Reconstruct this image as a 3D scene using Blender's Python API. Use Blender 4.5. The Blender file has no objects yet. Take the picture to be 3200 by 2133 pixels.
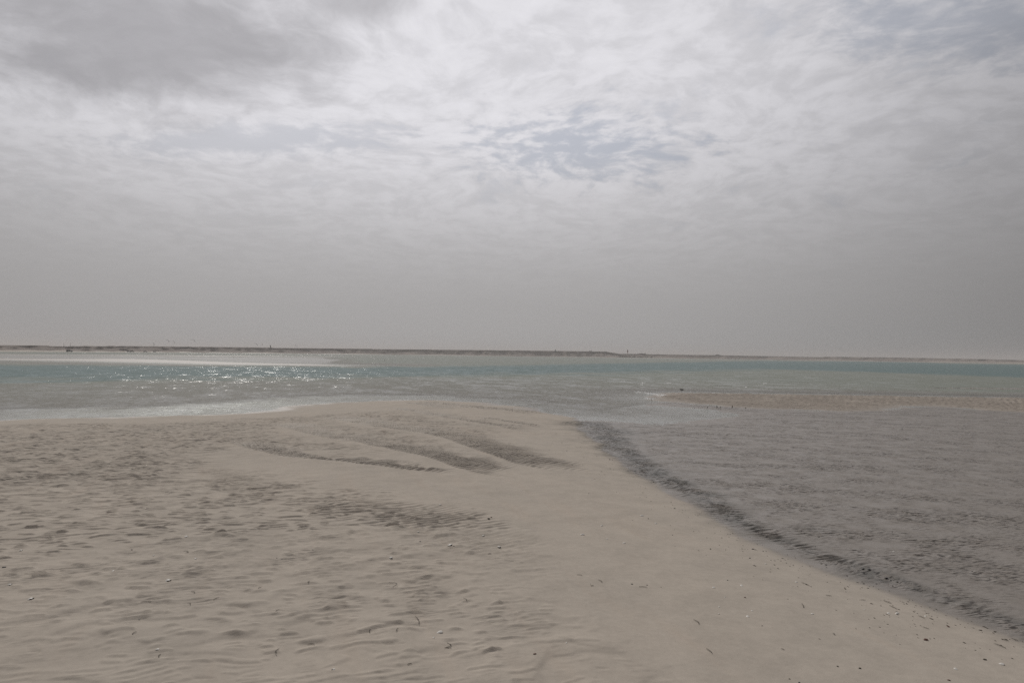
import bpy, math, random
import numpy as np
from mathutils import Matrix, Vector

S = bpy.context.scene
COL = S.collection
R = math.radians

# ------------------------------------------------------------------ camera
W, H, FPX = 3200.0, 2133.0, 2133.0
CAM_Z = 2.95
PITCH = math.atan((1108.0 - H / 2) / FPX)
ROLL = math.atan(0.0138)
fwd = Vector((0, math.cos(PITCH), math.sin(PITCH)))
right0 = Vector((1, 0, 0))
up0 = right0.cross(fwd)
right = right0 * math.cos(ROLL) + up0 * math.sin(ROLL)
up = right.cross(fwd)
cam_data = bpy.data.cameras.new('camera')
cam_data.sensor_width = 36.0
cam_data.lens = FPX / W * 36.0
cam_data.clip_start = 0.05
cam_data.clip_end = 30000
cam = bpy.data.objects.new('camera', cam_data)
m = Matrix((right, up, -fwd)).transposed().to_4x4()
m.translation = (0, 0, CAM_Z)
cam.matrix_world = m
COL.objects.link(cam)
S.camera = cam

# ------------------------------------------------------------------ sky and sun
SUN_EL, SUN_AZ = 40.0, -24.0          # azimuth measured from +Y towards +X
sun_dir = Vector((math.sin(R(SUN_AZ)) * math.cos(R(SUN_EL)), math.cos(R(SUN_AZ)) * math.cos(R(SUN_EL)), math.sin(R(SUN_EL))))
world = bpy.data.worlds.new('World')
S.world = world
world.use_nodes = True


class NT:
    """Small helper to write node trees as expressions."""
    def __init__(self, tree):
        self.t = tree
        self.n = tree.nodes
        self.l = tree.links

    def put(self, sock, v):
        if v is None:
            return
        if hasattr(v, 'bl_idname') or hasattr(v, 'is_output'):
            self.l.new(v, sock)
        else:
            sock.default_value = v

    def math(self, op, a, b=None, c=None, clamp=False):
        n = self.n.new('ShaderNodeMath'); n.operation = op; n.use_clamp = clamp
        for i, v in enumerate((a, b, c)):
            self.put(n.inputs[i], v)
        return n.outputs[0]

    def vmath(self, op, a, b=None, scale=None):
        n = self.n.new('ShaderNodeVectorMath'); n.operation = op
        self.put(n.inputs[0], a); self.put(n.inputs[1], b)
        if scale is not None:
            self.put(n.inputs['Scale'], scale)
        return n.outputs[1] if op in ('DOT_PRODUCT', 'LENGTH', 'DISTANCE') else n.outputs[0]

    def mix(self, f, a, b):
        n = self.n.new('ShaderNodeMix'); n.data_type = 'RGBA'
        self.put(n.inputs[0], f); self.put(n.inputs[6], a); self.put(n.inputs[7], b)
        return n.outputs[2]

    def mulc(self, col, f):
        n = self.n.new('ShaderNodeVectorMath'); n.operation = 'SCALE'
        self.put(n.inputs[0], col); self.put(n.inputs['Scale'], f)
        return n.outputs[0]

    def noise(self, vec, scale, detail=4.0, rough=0.5, dist=0.0, w=None, lac=2.0):
        n = self.n.new('ShaderNodeTexNoise')
        if w is not None:
            n.noise_dimensions = '4D'; self.put(n.inputs['W'], w)
        self.put(n.inputs['Vector'], vec)
        n.inputs['Scale'].default_value = scale
        n.inputs['Detail'].default_value = detail
        n.inputs['Roughness'].default_value = rough
        n.inputs['Lacunarity'].default_value = lac
        n.inputs['Distortion'].default_value = dist
        return n.outputs[0]

    def noise3(self, vec, scale, detail=3.0):
        n = self.n.new('ShaderNodeTexNoise'); self.put(n.inputs['Vector'], vec)
        n.inputs['Scale'].default_value = scale; n.inputs['Detail'].default_value = detail
        return n.outputs[1]

    def smooth(self, v, a, b, to0=0.0, to1=1.0):
        n = self.n.new('ShaderNodeMapRange'); n.interpolation_type = 'SMOOTHSTEP'
        self.put(n.inputs[0], v)
        n.inputs[1].default_value = a; n.inputs[2].default_value = b
        n.inputs[3].default_value = to0; n.inputs[4].default_value = to1
        return n.outputs[0]

    def attr(self, name):
        n = self.n.new('ShaderNodeAttribute'); n.attribute_name = name
        return n.outputs['Fac']

    def comb(self, x, y, z=0.0):
        n = self.n.new('ShaderNodeCombineXYZ')
        for i, v in enumerate((x, y, z)):
            self.put(n.inputs[i], v)
        return n.outputs[0]

    def sep(self, v):
        n = self.n.new('ShaderNodeSeparateXYZ'); self.put(n.inputs[0], v)
        return n.outputs


def build_world():
    t = NT(world.node_tree)
    t.n.clear()
    out = t.n.new('ShaderNodeOutputWorld')
    bg = t.n.new('ShaderNodeBackground')
    t.l.new(bg.outputs[0], out.inputs[0])
    bg.inputs[1].default_value = 0.1
    sky = t.n.new('ShaderNodeTexSky')
    sky.sky_type = 'NISHITA'
    sky.sun_disc = False
    sky.sun_elevation = R(SUN_EL)
    sky.sun_rotation = R(SUN_AZ)
    sky.altitude = 0
    sky.air_density = 1.0
    sky.dust_density = 4.0
    sky.ozone_density = 1.0
    tc = t.n.new('ShaderNodeTexCoord')
    d = t.vmath('NORMALIZE', tc.outputs['Generated'])
    x, y, z = t.sep(d)
    ZOFF = 0.16
    zc = t.math('ADD', t.math('MAXIMUM', z, 0.0), ZOFF)
    u = t.math('DIVIDE', x, zc)
    v = t.math('DIVIDE', y, zc)
    P = t.comb(u, v, 0.0)                      # position on the cloud deck, in units of its height

    def deck_uv(px, py):
        d_ = (fwd + right * ((px - W / 2) / FPX) + up * ((H / 2 - py) / FPX)).normalized()
        return d_.x / (d_.z + ZOFF), d_.y / (d_.z + ZOFF)
    # the veiled sun: the deck is brightest where it is thin in front of it
    g_ = (fwd + right * ((1230 - W / 2) / FPX) + up * ((H / 2 + 420) / FPX)).normalized()
    cs = t.vmath('DOT_PRODUCT', d, tuple(g_))
    glow = t.smooth(cs, 0.60, 1.0)
    wide_glow = t.smooth(cs, -0.3, 0.80)
    nw = t.n.new('ShaderNodeTexNoise'); t.put(nw.inputs['Vector'], P)
    nw.inputs['Scale'].default_value = 1.3; nw.inputs['Detail'].default_value = 4
    warp = t.mulc(t.vmath('SUBTRACT', nw.outputs[1], (0.5, 0.5, 0.5)), 0.45)
    Pw = t.vmath('ADD', P, warp)
    puff = t.noise(Pw, 12.0, 8.0, 0.60)                      # small cloudlets
    puff2 = t.noise(Pw, 3.4, 8.0, 0.60)
    broad = t.noise(t.vmath('ADD', Pw, (7.3, 2.1, 0)), 0.8, 4.0, 0.5)

    def blob(x0, y0, x1, y1, soft0, soft1, wob=0.9, nz=puff2):
        """soft patch on the deck, 1 inside and 0 outside, with a ragged edge"""
        ym = (y0 + y1) / 2
        ua, va = deck_uv(x0, ym); ub, vb = deck_uv(x1, ym)
        vt = deck_uv((x0 + x1) / 2, y0)[1]; vl = deck_uv((x0 + x1) / 2, y1)[1]
        cu, ru = (ua + ub) / 2, abs(ub - ua) / 2
        cv, rv = (vt + vl) / 2, abs(vl - vt) / 2
        du = t.math('DIVIDE', t.math('SUBTRACT', u, cu), ru)
        dv = t.math('DIVIDE', t.math('SUBTRACT', v, cv), rv)
        rr = t.math('SQRT', t.math('ADD', t.math('MULTIPLY', du, du), t.math('MULTIPLY', dv, dv)))
        rr = t.math('ADD', rr, t.math('MULTIPLY', t.math('SUBTRACT', nz, 0.5), wob * 2))
        return t.smooth(rr, soft1, soft0)

    mx = lambda a, b: t.math('MAXIMUM', a, b)
    # thick low dark cloud masses
    dark = mx(blob(-250, -220, 1000, 380, 0.35, 1.35), t.math('MULTIPLY', blob(900, -140, 1330, 95, 0.3, 1.25), 0.75))
    dark = mx(dark, t.math('MULTIPLY', blob(-1500, -300, -100, 260, 0.4, 1.3), 0.8))
    dark = mx(dark, t.math('MULTIPLY', t.smooth(broad, 0.56, 0.74), 0.35))
    # thin places where the blue behind shows
    gap = mx(blob(280, 380, 1250, 500, 0.3, 1.2, 1.3, puff), blob(1400, 330, 2250, 590, 0.05, 1.05, 1.7, puff))
    gap = mx(gap, t.math('MULTIPLY', blob(2550, -140, 3700, 240, 0.1, 1.2, 1.4, puff), 0.8))
    gap = mx(gap, t.math('MULTIPLY', t.smooth(puff2, 0.42, 0.28), 0.45))
    # brightness of the deck: cells of cloud with brighter bodies and thin grey seams
    edge = t.math('SUBTRACT', t.smooth(t.math('ADD', t.math('MULTIPLY', puff, 0.55), t.math('MULTIPLY', puff2, 0.45)), 0.43, 0.56), 0.5)
    tex = t.math('ADD', t.math('MULTIPLY', t.math('SUBTRACT', puff, 0.5), 1.3), t.math('MULTIPLY', t.math('SUBTRACT', puff2, 0.5), 0.7))
    tex = t.math('ADD', tex, t.math('MULTIPLY', edge, 0.22))
    lum = t.math('ADD', 1.75, t.math('ADD', t.math('MULTIPLY', glow, 4.0), t.math('MULTIPLY', wide_glow, 1.55)))
    lumt = t.math('MULTIPLY', lum, t.math('ADD', 1.0, t.math('MULTIPLY', tex, 0.25)))
    deck = t.mulc((0.99, 0.98, 1.025), lumt)
    darkc = t.mulc((1.0, 0.98, 1.03), t.math('ADD', 1.75, t.math('ADD', t.math('MULTIPLY', glow, 1.3), t.math('MULTIPLY', puff2, 0.9))))
    bluec = t.mix(0.90, t.mulc(sky.outputs[0], 1.0), t.mulc((0.86, 0.92, 1.06), t.math('MULTIPLY', lum, 0.72)))
    c = t.mix(t.math('MULTIPLY', gap, 0.85), deck, bluec)
    c = t.mix(t.math('MULTIPLY', dark, 0.78), c, darkc)
    # dusty low air
    hz = t.smooth(z, 0.33, 0.05)
    az = t.smooth(cs, 0.42, 0.90)
    dusty = t.mulc((1.015, 0.988, 0.982), t.math('ADD', 1.75, t.math('MULTIPLY', az, 2.0)))
    c = t.mix(t.math('MULTIPLY', hz, 0.97), c, dusty)
    t.put(bg.inputs[0], c)


build_world()

sun_data = bpy.data.lights.new('sun', 'SUN')
sun_data.energy = 1.5
sun_data.angle = R(10.0)
sun_data.color = (1.0, 0.95, 0.88)
sun = bpy.data.objects.new('sun', sun_data)
sun.rotation_euler = sun_dir.to_track_quat('Z', 'Y').to_euler()
COL.objects.link(sun)

vs = S.view_settings
vs.view_transform = 'Standard'
vs.look = 'None'
vs.exposure = 0.0
vs.gamma = 1.0
vs.use_curve_mapping = False
S.cycles.max_bounces = 6
S.cycles.transparent_max_bounces = 8
S.cycles.volume_bounces = 1
S.cycles.use_denoising = False
S.cycles.use_adaptive_sampling = False
S.cycles.sample_clamp_direct = 5.0
S.cycles.sample_clamp_indirect = 5.0

# ------------------------------------------------------------------ helpers
def at(px, py, z=0.0):
    """point of the horizontal plane z that the photograph shows at pixel (px, py)"""
    dx, dy = (px - W / 2) / FPX, (H / 2 - py) / FPX
    d = fwd + right * dx + up * dy
    k = (z - CAM_Z) / d.z
    return (d.x * k, d.y * k)


def ray(px, py, dist):
    """point at horizontal distance dist in the direction of pixel (px, py)"""
    dx, dy = (px - W / 2) / FPX, (H / 2 - py) / FPX
    d = fwd + right * dx + up * dy
    k = dist / math.hypot(d.x, d.y)
    return Vector((d.x * k, d.y * k, CAM_Z + d.z * k))


rs = np.random.RandomState(7)
PERM = rs.permutation(512).astype(np.int64)
ANG = rs.rand(512) * 2 * np.pi
GX, GY = np.cos(ANG).astype(np.float32), np.sin(ANG).astype(np.float32)


def perlin(x, y, seed=0):
    x = np.asarray(x, np.float64); y = np.asarray(y, np.float64)
    xi = np.floor(x); yi = np.floor(y)
    fx = (x - xi).astype(np.float32); fy = (y - yi).astype(np.float32)
    xi = xi.astype(np.int64) + seed * 57; yi = yi.astype(np.int64) + seed * 131
    ux = fx * fx * fx * (fx * (fx * 6 - 15) + 10)
    uy = fy * fy * fy * (fy * (fy * 6 - 15) + 10)

    def g(ix, iy, dx, dy):
        h = PERM[(PERM[ix & 511] + iy) & 511]
        return GX[h] * dx + GY[h] * dy
    a = g(xi, yi, fx, fy); b = g(xi + 1, yi, fx - 1, fy)
    c = g(xi, yi + 1, fx, fy - 1); e = g(xi + 1, yi + 1, fx - 1, fy - 1)
    return ((a + (b - a) * ux) * (1 - uy) + (c + (e - c) * ux) * uy) * 1.4


def fbm(x, y, seed=0, octv=3, gain=0.5):
    s = 0; a = 1.0
    for i in range(octv):
        s = s + a * perlin(x * 2 ** i, y * 2 ** i, seed + i * 3)
        a *= gain
    return s


def sst(v, a, b):
    t = np.clip((v - a) / (b - a), 0, 1)
    return t * t * (3 - 2 * t)


def asym(ph, k=0.68):
    """ripple profile: long gentle rise, short steep fall"""
    t = ph - np.floor(ph)
    return np.where(t < k, sst(t, 0, k), 1 - sst(t, k, 1.0))


def sdf(x, y, poly):
    """signed distance to a closed polygon, positive inside"""
    p = np.array(poly, np.float64)
    best = np.full(np.shape(x), 1e18); ins = np.zeros(x.shape, bool)
    n = len(p)
    for i in range(n):
        ax, ay = p[i]; bx, by = p[(i + 1) % n]
        ex, ey = bx - ax, by - ay
        wx, wy = x - ax, y - ay
        t = np.clip((wx * ex + wy * ey) / (ex * ex + ey * ey + 1e-12), 0, 1)
        d2 = (wx - t * ex) ** 2 + (wy - t * ey) ** 2
        best = np.minimum(best, d2)
        if ay != by:
            c = ((ay > y) != (by > y)) & (x < (bx - ax) * (y - ay) / (by - ay) + ax)
            ins ^= c
    d = np.sqrt(best)
    return np.where(ins, d, -d)


def line_sd(x, y, pts):
    """signed distance to an open line (positive on its left side) and the place along it, 0 to 1"""
    p = np.array(pts, np.float64)
    seg = np.hypot(*(p[1:] - p[:-1]).T); L = np.concatenate([[0], np.cumsum(seg)])
    best = np.full(x.shape, 1e18); sg = np.zeros(x.shape); tt = np.zeros(x.shape)
    for i in range(len(p) - 1):
        ax, ay = p[i]; ex, ey = p[i + 1] - p[i]
        wx, wy = x - ax, y - ay
        t = np.clip((wx * ex + wy * ey) / (ex * ex + ey * ey), 0, 1)
        d2 = (wx - t * ex) ** 2 + (wy - t * ey) ** 2
        b = d2 < best
        best = np.where(b, d2, best)
        sg = np.where(b, np.sign(ex * wy - ey * wx), sg)
        tt = np.where(b, (L[i] + t * seg[i]) / L[-1], tt)
    return np.sqrt(best) * sg, tt


def smooth_line(pts, n=6):
    """Catmull-Rom through pts"""
    p = [np.array(q, float) for q in pts]
    p = [2 * p[0] - p[1]] + p + [2 * p[-1] - p[-2]]
    o = []
    for i in range(1, len(p) - 2):
        for k in range(n):
            t = k / n
            o.append(0.5 * (2 * p[i] + (p[i + 1] - p[i - 1]) * t + (2 * p[i - 1] - 5 * p[i] + 4 * p[i + 1] - p[i + 2]) * t * t
                            + (3 * p[i] - 3 * p[i + 1] + p[i + 2] - p[i - 1]) * t ** 3))
    o.append(p[-2])
    return [tuple(q) for q in o]


def PX(pts, z=0.0):
    return [at(a, b, z) for a, b in pts]


class Lattice:
    """a distance field kept on a regular lattice and read back bilinearly"""
    def __init__(self, poly, x0, x1, y0, y1, step):
        self.x0, self.y0, self.s = x0, y0, step
        xs = np.arange(x0, x1 + step, step); ys = np.arange(y0, y1 + step, step)
        gx_, gy_ = np.meshgrid(xs, ys)
        self.g = sdf(gx_, gy_, poly)

    def __call__(self, x, y):
        u = np.clip((x - self.x0) / self.s, 0, self.g.shape[1] - 1.001); v = np.clip((y - self.y0) / self.s, 0, self.g.shape[0] - 1.001)
        i = u.astype(int); j = v.astype(int); fu = u - i; fv = v - j
        g = self.g
        return (g[j, i] * (1 - fu) + g[j, i + 1] * fu) * (1 - fv) + (g[j + 1, i] * (1 - fu) + g[j + 1, i + 1] * fu) * fv


# ------------------------------------------------------------------ the shape of the shore, measured in metres
BAR_FAR = PX([(-900, 1322), (-400, 1318), (0, 1311), (270, 1305), (600, 1298), (780, 1287), (900, 1270), (1030, 1259), (1180, 1252),
              (1320, 1250), (1450, 1254), (1560, 1262), (1660, 1275), (1740, 1291), (1800, 1306)])
BAR_EAST = PX([(1827, 1340), (1879, 1385), (1929, 1425), (2009, 1478), (2099, 1530), (2204, 1588), (2304, 1647), (2424, 1705),
               (2554, 1762), (2714, 1823), (2874, 1884), (3034, 1938), (3234, 2003), (3434, 2070)])
BAR = smooth_line(BAR_FAR, 4) + smooth_line(BAR_EAST, 4) + [(9.0, 2.0), (11, -8), (11, -60), (-140, -60), (-140, 26)]
TROUGH = smooth_line(PX([(1815, 1312), (1880, 1345), (1915, 1385), (1970, 1425), (2050, 1478), (2140, 1528), (2245, 1588), (2345, 1645), (2455, 1695),
                         (2600, 1752), (2760, 1808), (2920, 1866), (3060, 1916), (3200, 1968), (3450, 2060)]), 4)
STRIP_LOW = [(2045, 1250), (2120, 1257), (2250, 1269), (2400, 1277), (2600, 1284), (2740, 1283), (2830, 1272), (2920, 1268),
             (3050, 1280), (3200, 1288), (3700, 1305)]
STRIP = smooth_line(PX(STRIP_LOW), 3) + PX([(3700, 1250), (3200, 1243), (2900, 1238), (2650, 1234), (2400, 1231), (2200, 1227), (2080, 1228), (2030, 1238)])
EAST = PX([(1805, 1300), (1850, 1287), (1950, 1268), (2050, 1256)] + STRIP_LOW[1:]) + [(70, 30), (60, -20), (11, -20), (9, 2)] + BAR_EAST[::-1]
SLIVER = PX([(2840, 1212), (3000, 1211), (3200, 1212), (3800, 1219), (3800, 1226), (3200, 1217), (3000, 1214)])
SPIT = smooth_line(PX([(-900, 1106), (-300, 1116), (0, 1119), (200, 1120.5), (400, 1120.5), (600, 1126), (800, 1133), (1000, 1137.5), (1120, 1142.5)]), 3) + \
    smooth_line(PX([(1150, 1144.5), (1000, 1143.2), (800, 1140), (600, 1136), (400, 1131), (200, 1127.5), (0, 1124.5), (-300, 1121), (-900, 1114)]), 3)
SHOAL = PX([(-900, 1094), (0, 1106.8), (400, 1109.3), (800, 1112), (1000, 1113.5), (1100, 1114.5), (1000, 1114.3), (800, 1113.4), (400, 1110.8), (0, 1108.5), (-900, 1096)])
CHANNEL = PX([(-900, 1138), (0, 1141), (700, 1145), (1150, 1147), (1600, 1143), (2000, 1134), (2400, 1127), (2800, 1132), (3200, 1140), (3900, 1152),
              (3900, 1195), (3200, 1178), (2800, 1164), (2400, 1152), (2000, 1160), (1600, 1167), (1150, 1174), (700, 1178), (0, 1184), (-900, 1180)])
SHALLOWS = PX([(-900, 1098), (0, 1110), (800, 1114.6), (1040, 1117), (1120, 1124), (1130, 1134), (1100, 1140), (800, 1132), (600, 1125), (400, 1120), (0, 1118.5), (-900, 1105)])
SHELF = PX([(-300, 1278), (200, 1268), (600, 1256), (850, 1238), (1100, 1229), (1400, 1231), (1600, 1246), (1760, 1272), (1800, 1300), (1500, 1290), (800, 1300), (-300, 1330)])

ZR = 0.17
RIDGES = [  # (near edge of a rippled hollow, how far the ripples reach, ripple length)
    ([(700, 1388), (747, 1401), (793, 1418), (887, 1436), (1027, 1450), (1144, 1462), (1261, 1476), (1378, 1485), (1450, 1490)], 1.3, 0.17),
    ([(800, 1326), (864, 1338), (934, 1359), (1004, 1376), (1097, 1389), (1168, 1403), (1238, 1417), (1308, 1431), (1378, 1449), (1425, 1466), (1500, 1484), (1600, 1492)], 2.1, 0.15),
    ([(960, 1304), (1027, 1315), (1121, 1333), (1191, 1344), (1284, 1354), (1355, 1366), (1401, 1380), (1448, 1396), (1518, 1420), (1588, 1441), (1682, 1460), (1789, 1480)], 2.6, 0.165),
    ([(1180, 1278), (1247, 1286), (1308, 1296), (1401, 1312), (1495, 1327), (1579, 1337), (1640, 1345)], 1.6, 0.17),
    ([(1270, 1258), (1322, 1264), (1420, 1274), (1540, 1282), (1682, 1293)], 3.2, 0.24),
    ([(1480, 1306), (1551, 1316), (1610, 1323), (1690, 1331)], 1.3, 0.18),
    ([(1250, 1262), (1310, 1272), (1400, 1281)], 1.6, 0.2),
]
RIDGES = [(smooth_line(PX(p, ZR), 3), w * 0.85, l) for p, w, l in RIDGES]
HOLLOWS = [  # dense rippled patches in the near sand
    PX([(590, 1470), (720, 1468), (820, 1500), (860, 1545), (800, 1575), (700, 1560), (640, 1520)], ZR),
    PX([(1050, 1560), (1250, 1572), (1420, 1585), (1560, 1625), (1720, 1700), (1640, 1722), (1450, 1712), (1330, 1695), (1180, 1660), (1000, 1620), (880, 1590)], ZR),
]
LEFT_FIELD = PX([(-900, 1320), (0, 1322), (500, 1318), (900, 1300), (1250, 1282), (1480, 1300), (1560, 1345), (1500, 1400), (1250, 1430), (900, 1420), (700, 1420), (650, 1480), (500, 1530), (-900, 1560)], ZR)
NEAR_FIELD = PX([(-1200, 1480), (500, 1500), (800, 1480), (1150, 1540), (1500, 1620), (1650, 1720), (1620, 1850), (1900, 2050), (1950, 2300), (-1200, 2300)], ZR)


LAT = {k: Lattice(p, -90, 90, -30, 120, 0.4) for k, p in (('bar', BAR), ('east', EAST), ('strip', STRIP), ('shelf', SHELF), ('sliver', SLIVER))}
LAT['left'] = Lattice(LEFT_FIELD, -60, 30, 0, 75, 0.3)
LAT['near'] = Lattice(NEAR_FIELD, -30, 30, -5, 40, 0.25)


def ground(x, y):
    """height of the sand and its wetness, dark silt and brown iron tint"""
    x = np.asarray(x, np.float64).ravel(); y = np.asarray(y, np.float64).ravel()
    r = np.hypot(x, y)
    n1 = fbm(x / 2.6, y / 2.6, 1, 3)
    n2 = fbm(x / 9.0, y / 9.0, 5, 2)
    edge_n = 0.28 * n1 * np.clip(r / 20, 0.15, 2.0)
    near = r < 160
    sb = np.full(x.shape, -500.0); se = np.full(x.shape, -500.0); ss = np.full(x.shape, -500.0); sh = np.full(x.shape, -500.0)
    sl = np.full(x.shape, -500.0)
    xn, yn = x[near], y[near]
    sb[near] = LAT['bar'](xn, yn); se[near] = LAT['east'](xn, yn); ss[near] = LAT['strip'](xn, yn)
    sh[near] = LAT['shelf'](xn, yn); sl[near] = LAT['sliver'](xn, yn)
    sb = sb + edge_n * sst(-sb, -6, 0) * sst(sb, -6, 0)
    # lagoon floor
    s = np.maximum(-sb, 0)
    z = -0.015 - 0.10 * (1 - np.exp(-s / 7.0)) - 0.30 * (1 - np.exp(-s / 45.0)) - 0.18 * sst(s, 20, 90)
    shm = sst(sh + 2.0 * n1, -1.5, 2.5)
    z = z * (1 - shm) + (-0.028 + 0.018 * n2) * shm
    far = r > 45
    ch = np.full(x.shape, -500.0); ch[far] = sdf(x[far], y[far], CHANNEL)
    chd = sst(ch + 10 * n2, -14, 16)
    z = z - 1.7 * chd
    sp = np.full(x.shape, -999.0); so = np.full(x.shape, -999.0)
    fm = (r > 70) & (r < 1500)
    sp[fm] = sdf(x[fm], y[fm], SPIT); so[fm] = sdf(x[fm], y[fm], SHOAL)
    nn = 3.0 * fbm(x / 25.0, y / 25.0, 9, 2)
    z = np.maximum(z, -0.55 * sst(-sp, 0, 60) + 0.10 * sst(sp + nn, 0, 9) - 0.02 - 1.7 * chd)
    z = np.maximum(z, 0.10 * sst(so, 0, 4) - 0.45 * sst(-so, 0, 30) - 1.2 * chd)
    # east side: tidal flat, the brown strip and a sliver of sand beyond it
    em = sst(se, -0.6, 0.6)
    inlet = np.exp(-(((x - at(1930, 1285)[0]) / 5.5) ** 2 + ((y - at(1930, 1285)[1]) / 6.0) ** 2))
    ze = 0.030 + 0.010 * n1 + 0.010 * n2 - 0.085 * inlet
    z = z * (1 - em) + ze * em
    sm = sst(ss + 0.9 * n1, -0.8, 1.6)
    z = np.maximum(z, -0.02 - 0.2 * sst(-ss, 0, 10) - 3.0 * sst(-ss, 8, 30)) * (1 - sm) + (0.055 + 0.02 * n1) * sm
    slm = sst(sl + 0.4 * n1, -0.5, 1.0)
    z = np.maximum(z * (1 - slm) + 0.04 * slm, z)
    # the sand bar
    bm = sst(sb, -0.35, 0.5)
    sbp = np.maximum(sb, 0)
    zb = 0.02 + 0.21 * (1 - np.exp(-sbp / 3.6)) + 0.02 * n2 * sst(sb, 0, 3)
    z = z * (1 - bm) + zb * bm
    wd = 0.24 + 2.2 * sst(-se, 0.6, 4.0)
    wet = np.clip(1 - bm * sst(sb + 0.25 * wd * n1, 0.0, wd), 0, 1)
    wet = np.maximum(wet * (1 - 0.9 * sm), 0)
    brown = 0.9 * sm
    wet = np.where(r > 110, 1.0, wet)
    silt = np.zeros(x.shape)
    fine = np.zeros(x.shape)

    # ---- relief of the near sand
    q = np.where(r < 75)[0]
    X, Y = x[q], y[q]
    b = bm[q] * sst(sb[q], 0.15, 1.0)
    w1 = perlin(X / 1.3, Y / 1.3, 21); w2 = perlin(X / 0.55, Y / 0.55, 22); w3 = perlin(X / 0.23, Y / 0.23, 23)
    patch = perlin(X / 0.85, Y / 0.85, 24) + 0.5 * perlin(X / 0.36, Y / 0.36, 25)
    h = np.zeros(X.shape)
    supp = np.ones(X.shape)
    rips = np.zeros(X.shape)
    for pts, wid, lam in RIDGES:
        pa = np.array(pts); lo = pa.min(0) - wid - 2.6; hi = pa.max(0) + wid + 2.6
        k = np.where((X > lo[0]) & (X < hi[0]) & (Y > lo[1]) & (Y < hi[1]))[0]
        if not len(k):
            continue
        Xk, Yk, pk = X[k], Y[k], patch[k]
        dd, t = line_sd(Xk, Yk, pts)          # lines run left to right: positive on the far side
        dd = dd + 0.10 * w1[k] + 0.04 * w2[k]
        ends = sst(t, 0.0, 0.25) * sst(1 - t, 0.0, 0.26)
        bench = 0.070 * np.exp(-np.maximum(-dd, 0) / 0.9) * sst(-dd, -0.16, 0.05)
        dip = -0.025 * sst(dd, -0.05, 0.22) * np.exp(-np.maximum(dd - 0.2, 0) / (wid * 0.6))
        h[k] += ends * (bench + dip)
        rm = sst(dd, -0.02, 0.12) * (1 - sst(dd + 0.5 * pk, wid * 0.45, wid)) * sst(t, 0.0, 0.12) * sst(1 - t + 0.05 * pk, 0.0, 0.16)
        ph = (Xk * 0.82 - Yk * 0.57 + 0.12 * w1[k] + 0.055 * w2[k]) / lam
        h[k] += rm * 0.44 * lam * asym(ph, 0.68) * (1 + 0.35 * pk)
        supp[k] *= 1 - 0.85 * ends * np.exp(-np.maximum(-dd, 0) / 0.55) * sst(-dd, -0.1, 0.1)
        supp[k] *= 1 - 0.8 * rm
        rips[k] = np.maximum(rips[k], rm)
    # left field: short broken ripple crests
    def strokes(A, nx, ny, lam, k, warp, frag):
        """broken ripples: gentle backs, short steep fronts, kept only where frag is high"""
        return A * asym((X * nx + Y * ny + warp) / lam, k) * frag
    pj = perlin(X / 0.42, Y / 0.55, 31)
    lf = sst(LAT['left'](X, Y) + 0.8 * w1, -1.0, 1.2) * supp
    h += lf * strokes(0.036, 0.42, -0.90, 0.26, 0.84, 0.20 * w1 + 0.10 * w2, sst(patch + 0.5 * pj, -0.1, 0.5))
    h += lf * strokes(0.030, 0.36, -0.93, 0.21, 0.78, 0.16 * w1 + 0.07 * w2 + 0.02 * w3, sst(-patch + 0.6 * pj, 0.0, 0.5))
    h += lf * strokes(0.026, 0.60, -0.80, 0.15, 0.72, 0.12 * w1 + 0.05 * w2, sst(perlin(X / 1.7, Y / 1.7, 33) + 0.4 * patch, 0.1, 0.5))
    # near field: low smooth lobes, short sharp fronts and broken ripples between them
    nf = sst(LAT['near'](X, Y) + 0.6 * w1, -0.9, 0.9) * (0.35 + 0.65 * supp)
    n41 = perlin(X / 0.9, Y / 0.9, 41); n42 = perlin(X / 0.33, Y / 0.33, 42)
    h += nf * strokes(0.019, 0.55, -0.83, 0.70, 0.80, 0.34 * n41 + 0.14 * n42, sst(perlin(X / 1.5, Y / 1.1, 43), -0.5, 0.3))
    h += nf * strokes(0.012, -0.20, -0.98, 0.55, 0.82, 0.30 * n41 + 0.12 * w2, sst(perlin(X / 0.8, Y / 0.7, 44), -0.3, 0.4))
    calm = 1 - 0.6 * sst(7.4 - Y + 0.8 * w1, 0, 1.6)
    fs1 = calm * sst(perlin(X / 0.34, Y / 0.20, 46) + 0.5 * n41, 0.2, 0.55)
    h += nf * strokes(0.024, 0.34, -0.94, 0.24, 0.88, 0.14 * n41 + 0.06 * n42, fs1)
    fs2 = sst(perlin(X / 0.26, Y / 0.22, 47) - 0.4 * n41, 0.2, 0.5)
    h += nf * strokes(0.018, 0.22, -0.97, 0.13, 0.85, 0.12 * w1 + 0.05 * n42, fs2 * calm)
    fs3 = sst(perlin(X / 0.7, Y / 0.5, 48) + 0.45 * perlin(X / 0.22, Y / 0.22, 49), 0.22, 0.5)
    h += nf * strokes(0.020, 0.45, -0.89, 0.11, 0.78, 0.10 * n41 + 0.02 * w3, fs3 * calm)
    h += nf * 0.006 * perlin(X / 0.3, Y / 0.3, 50)
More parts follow.
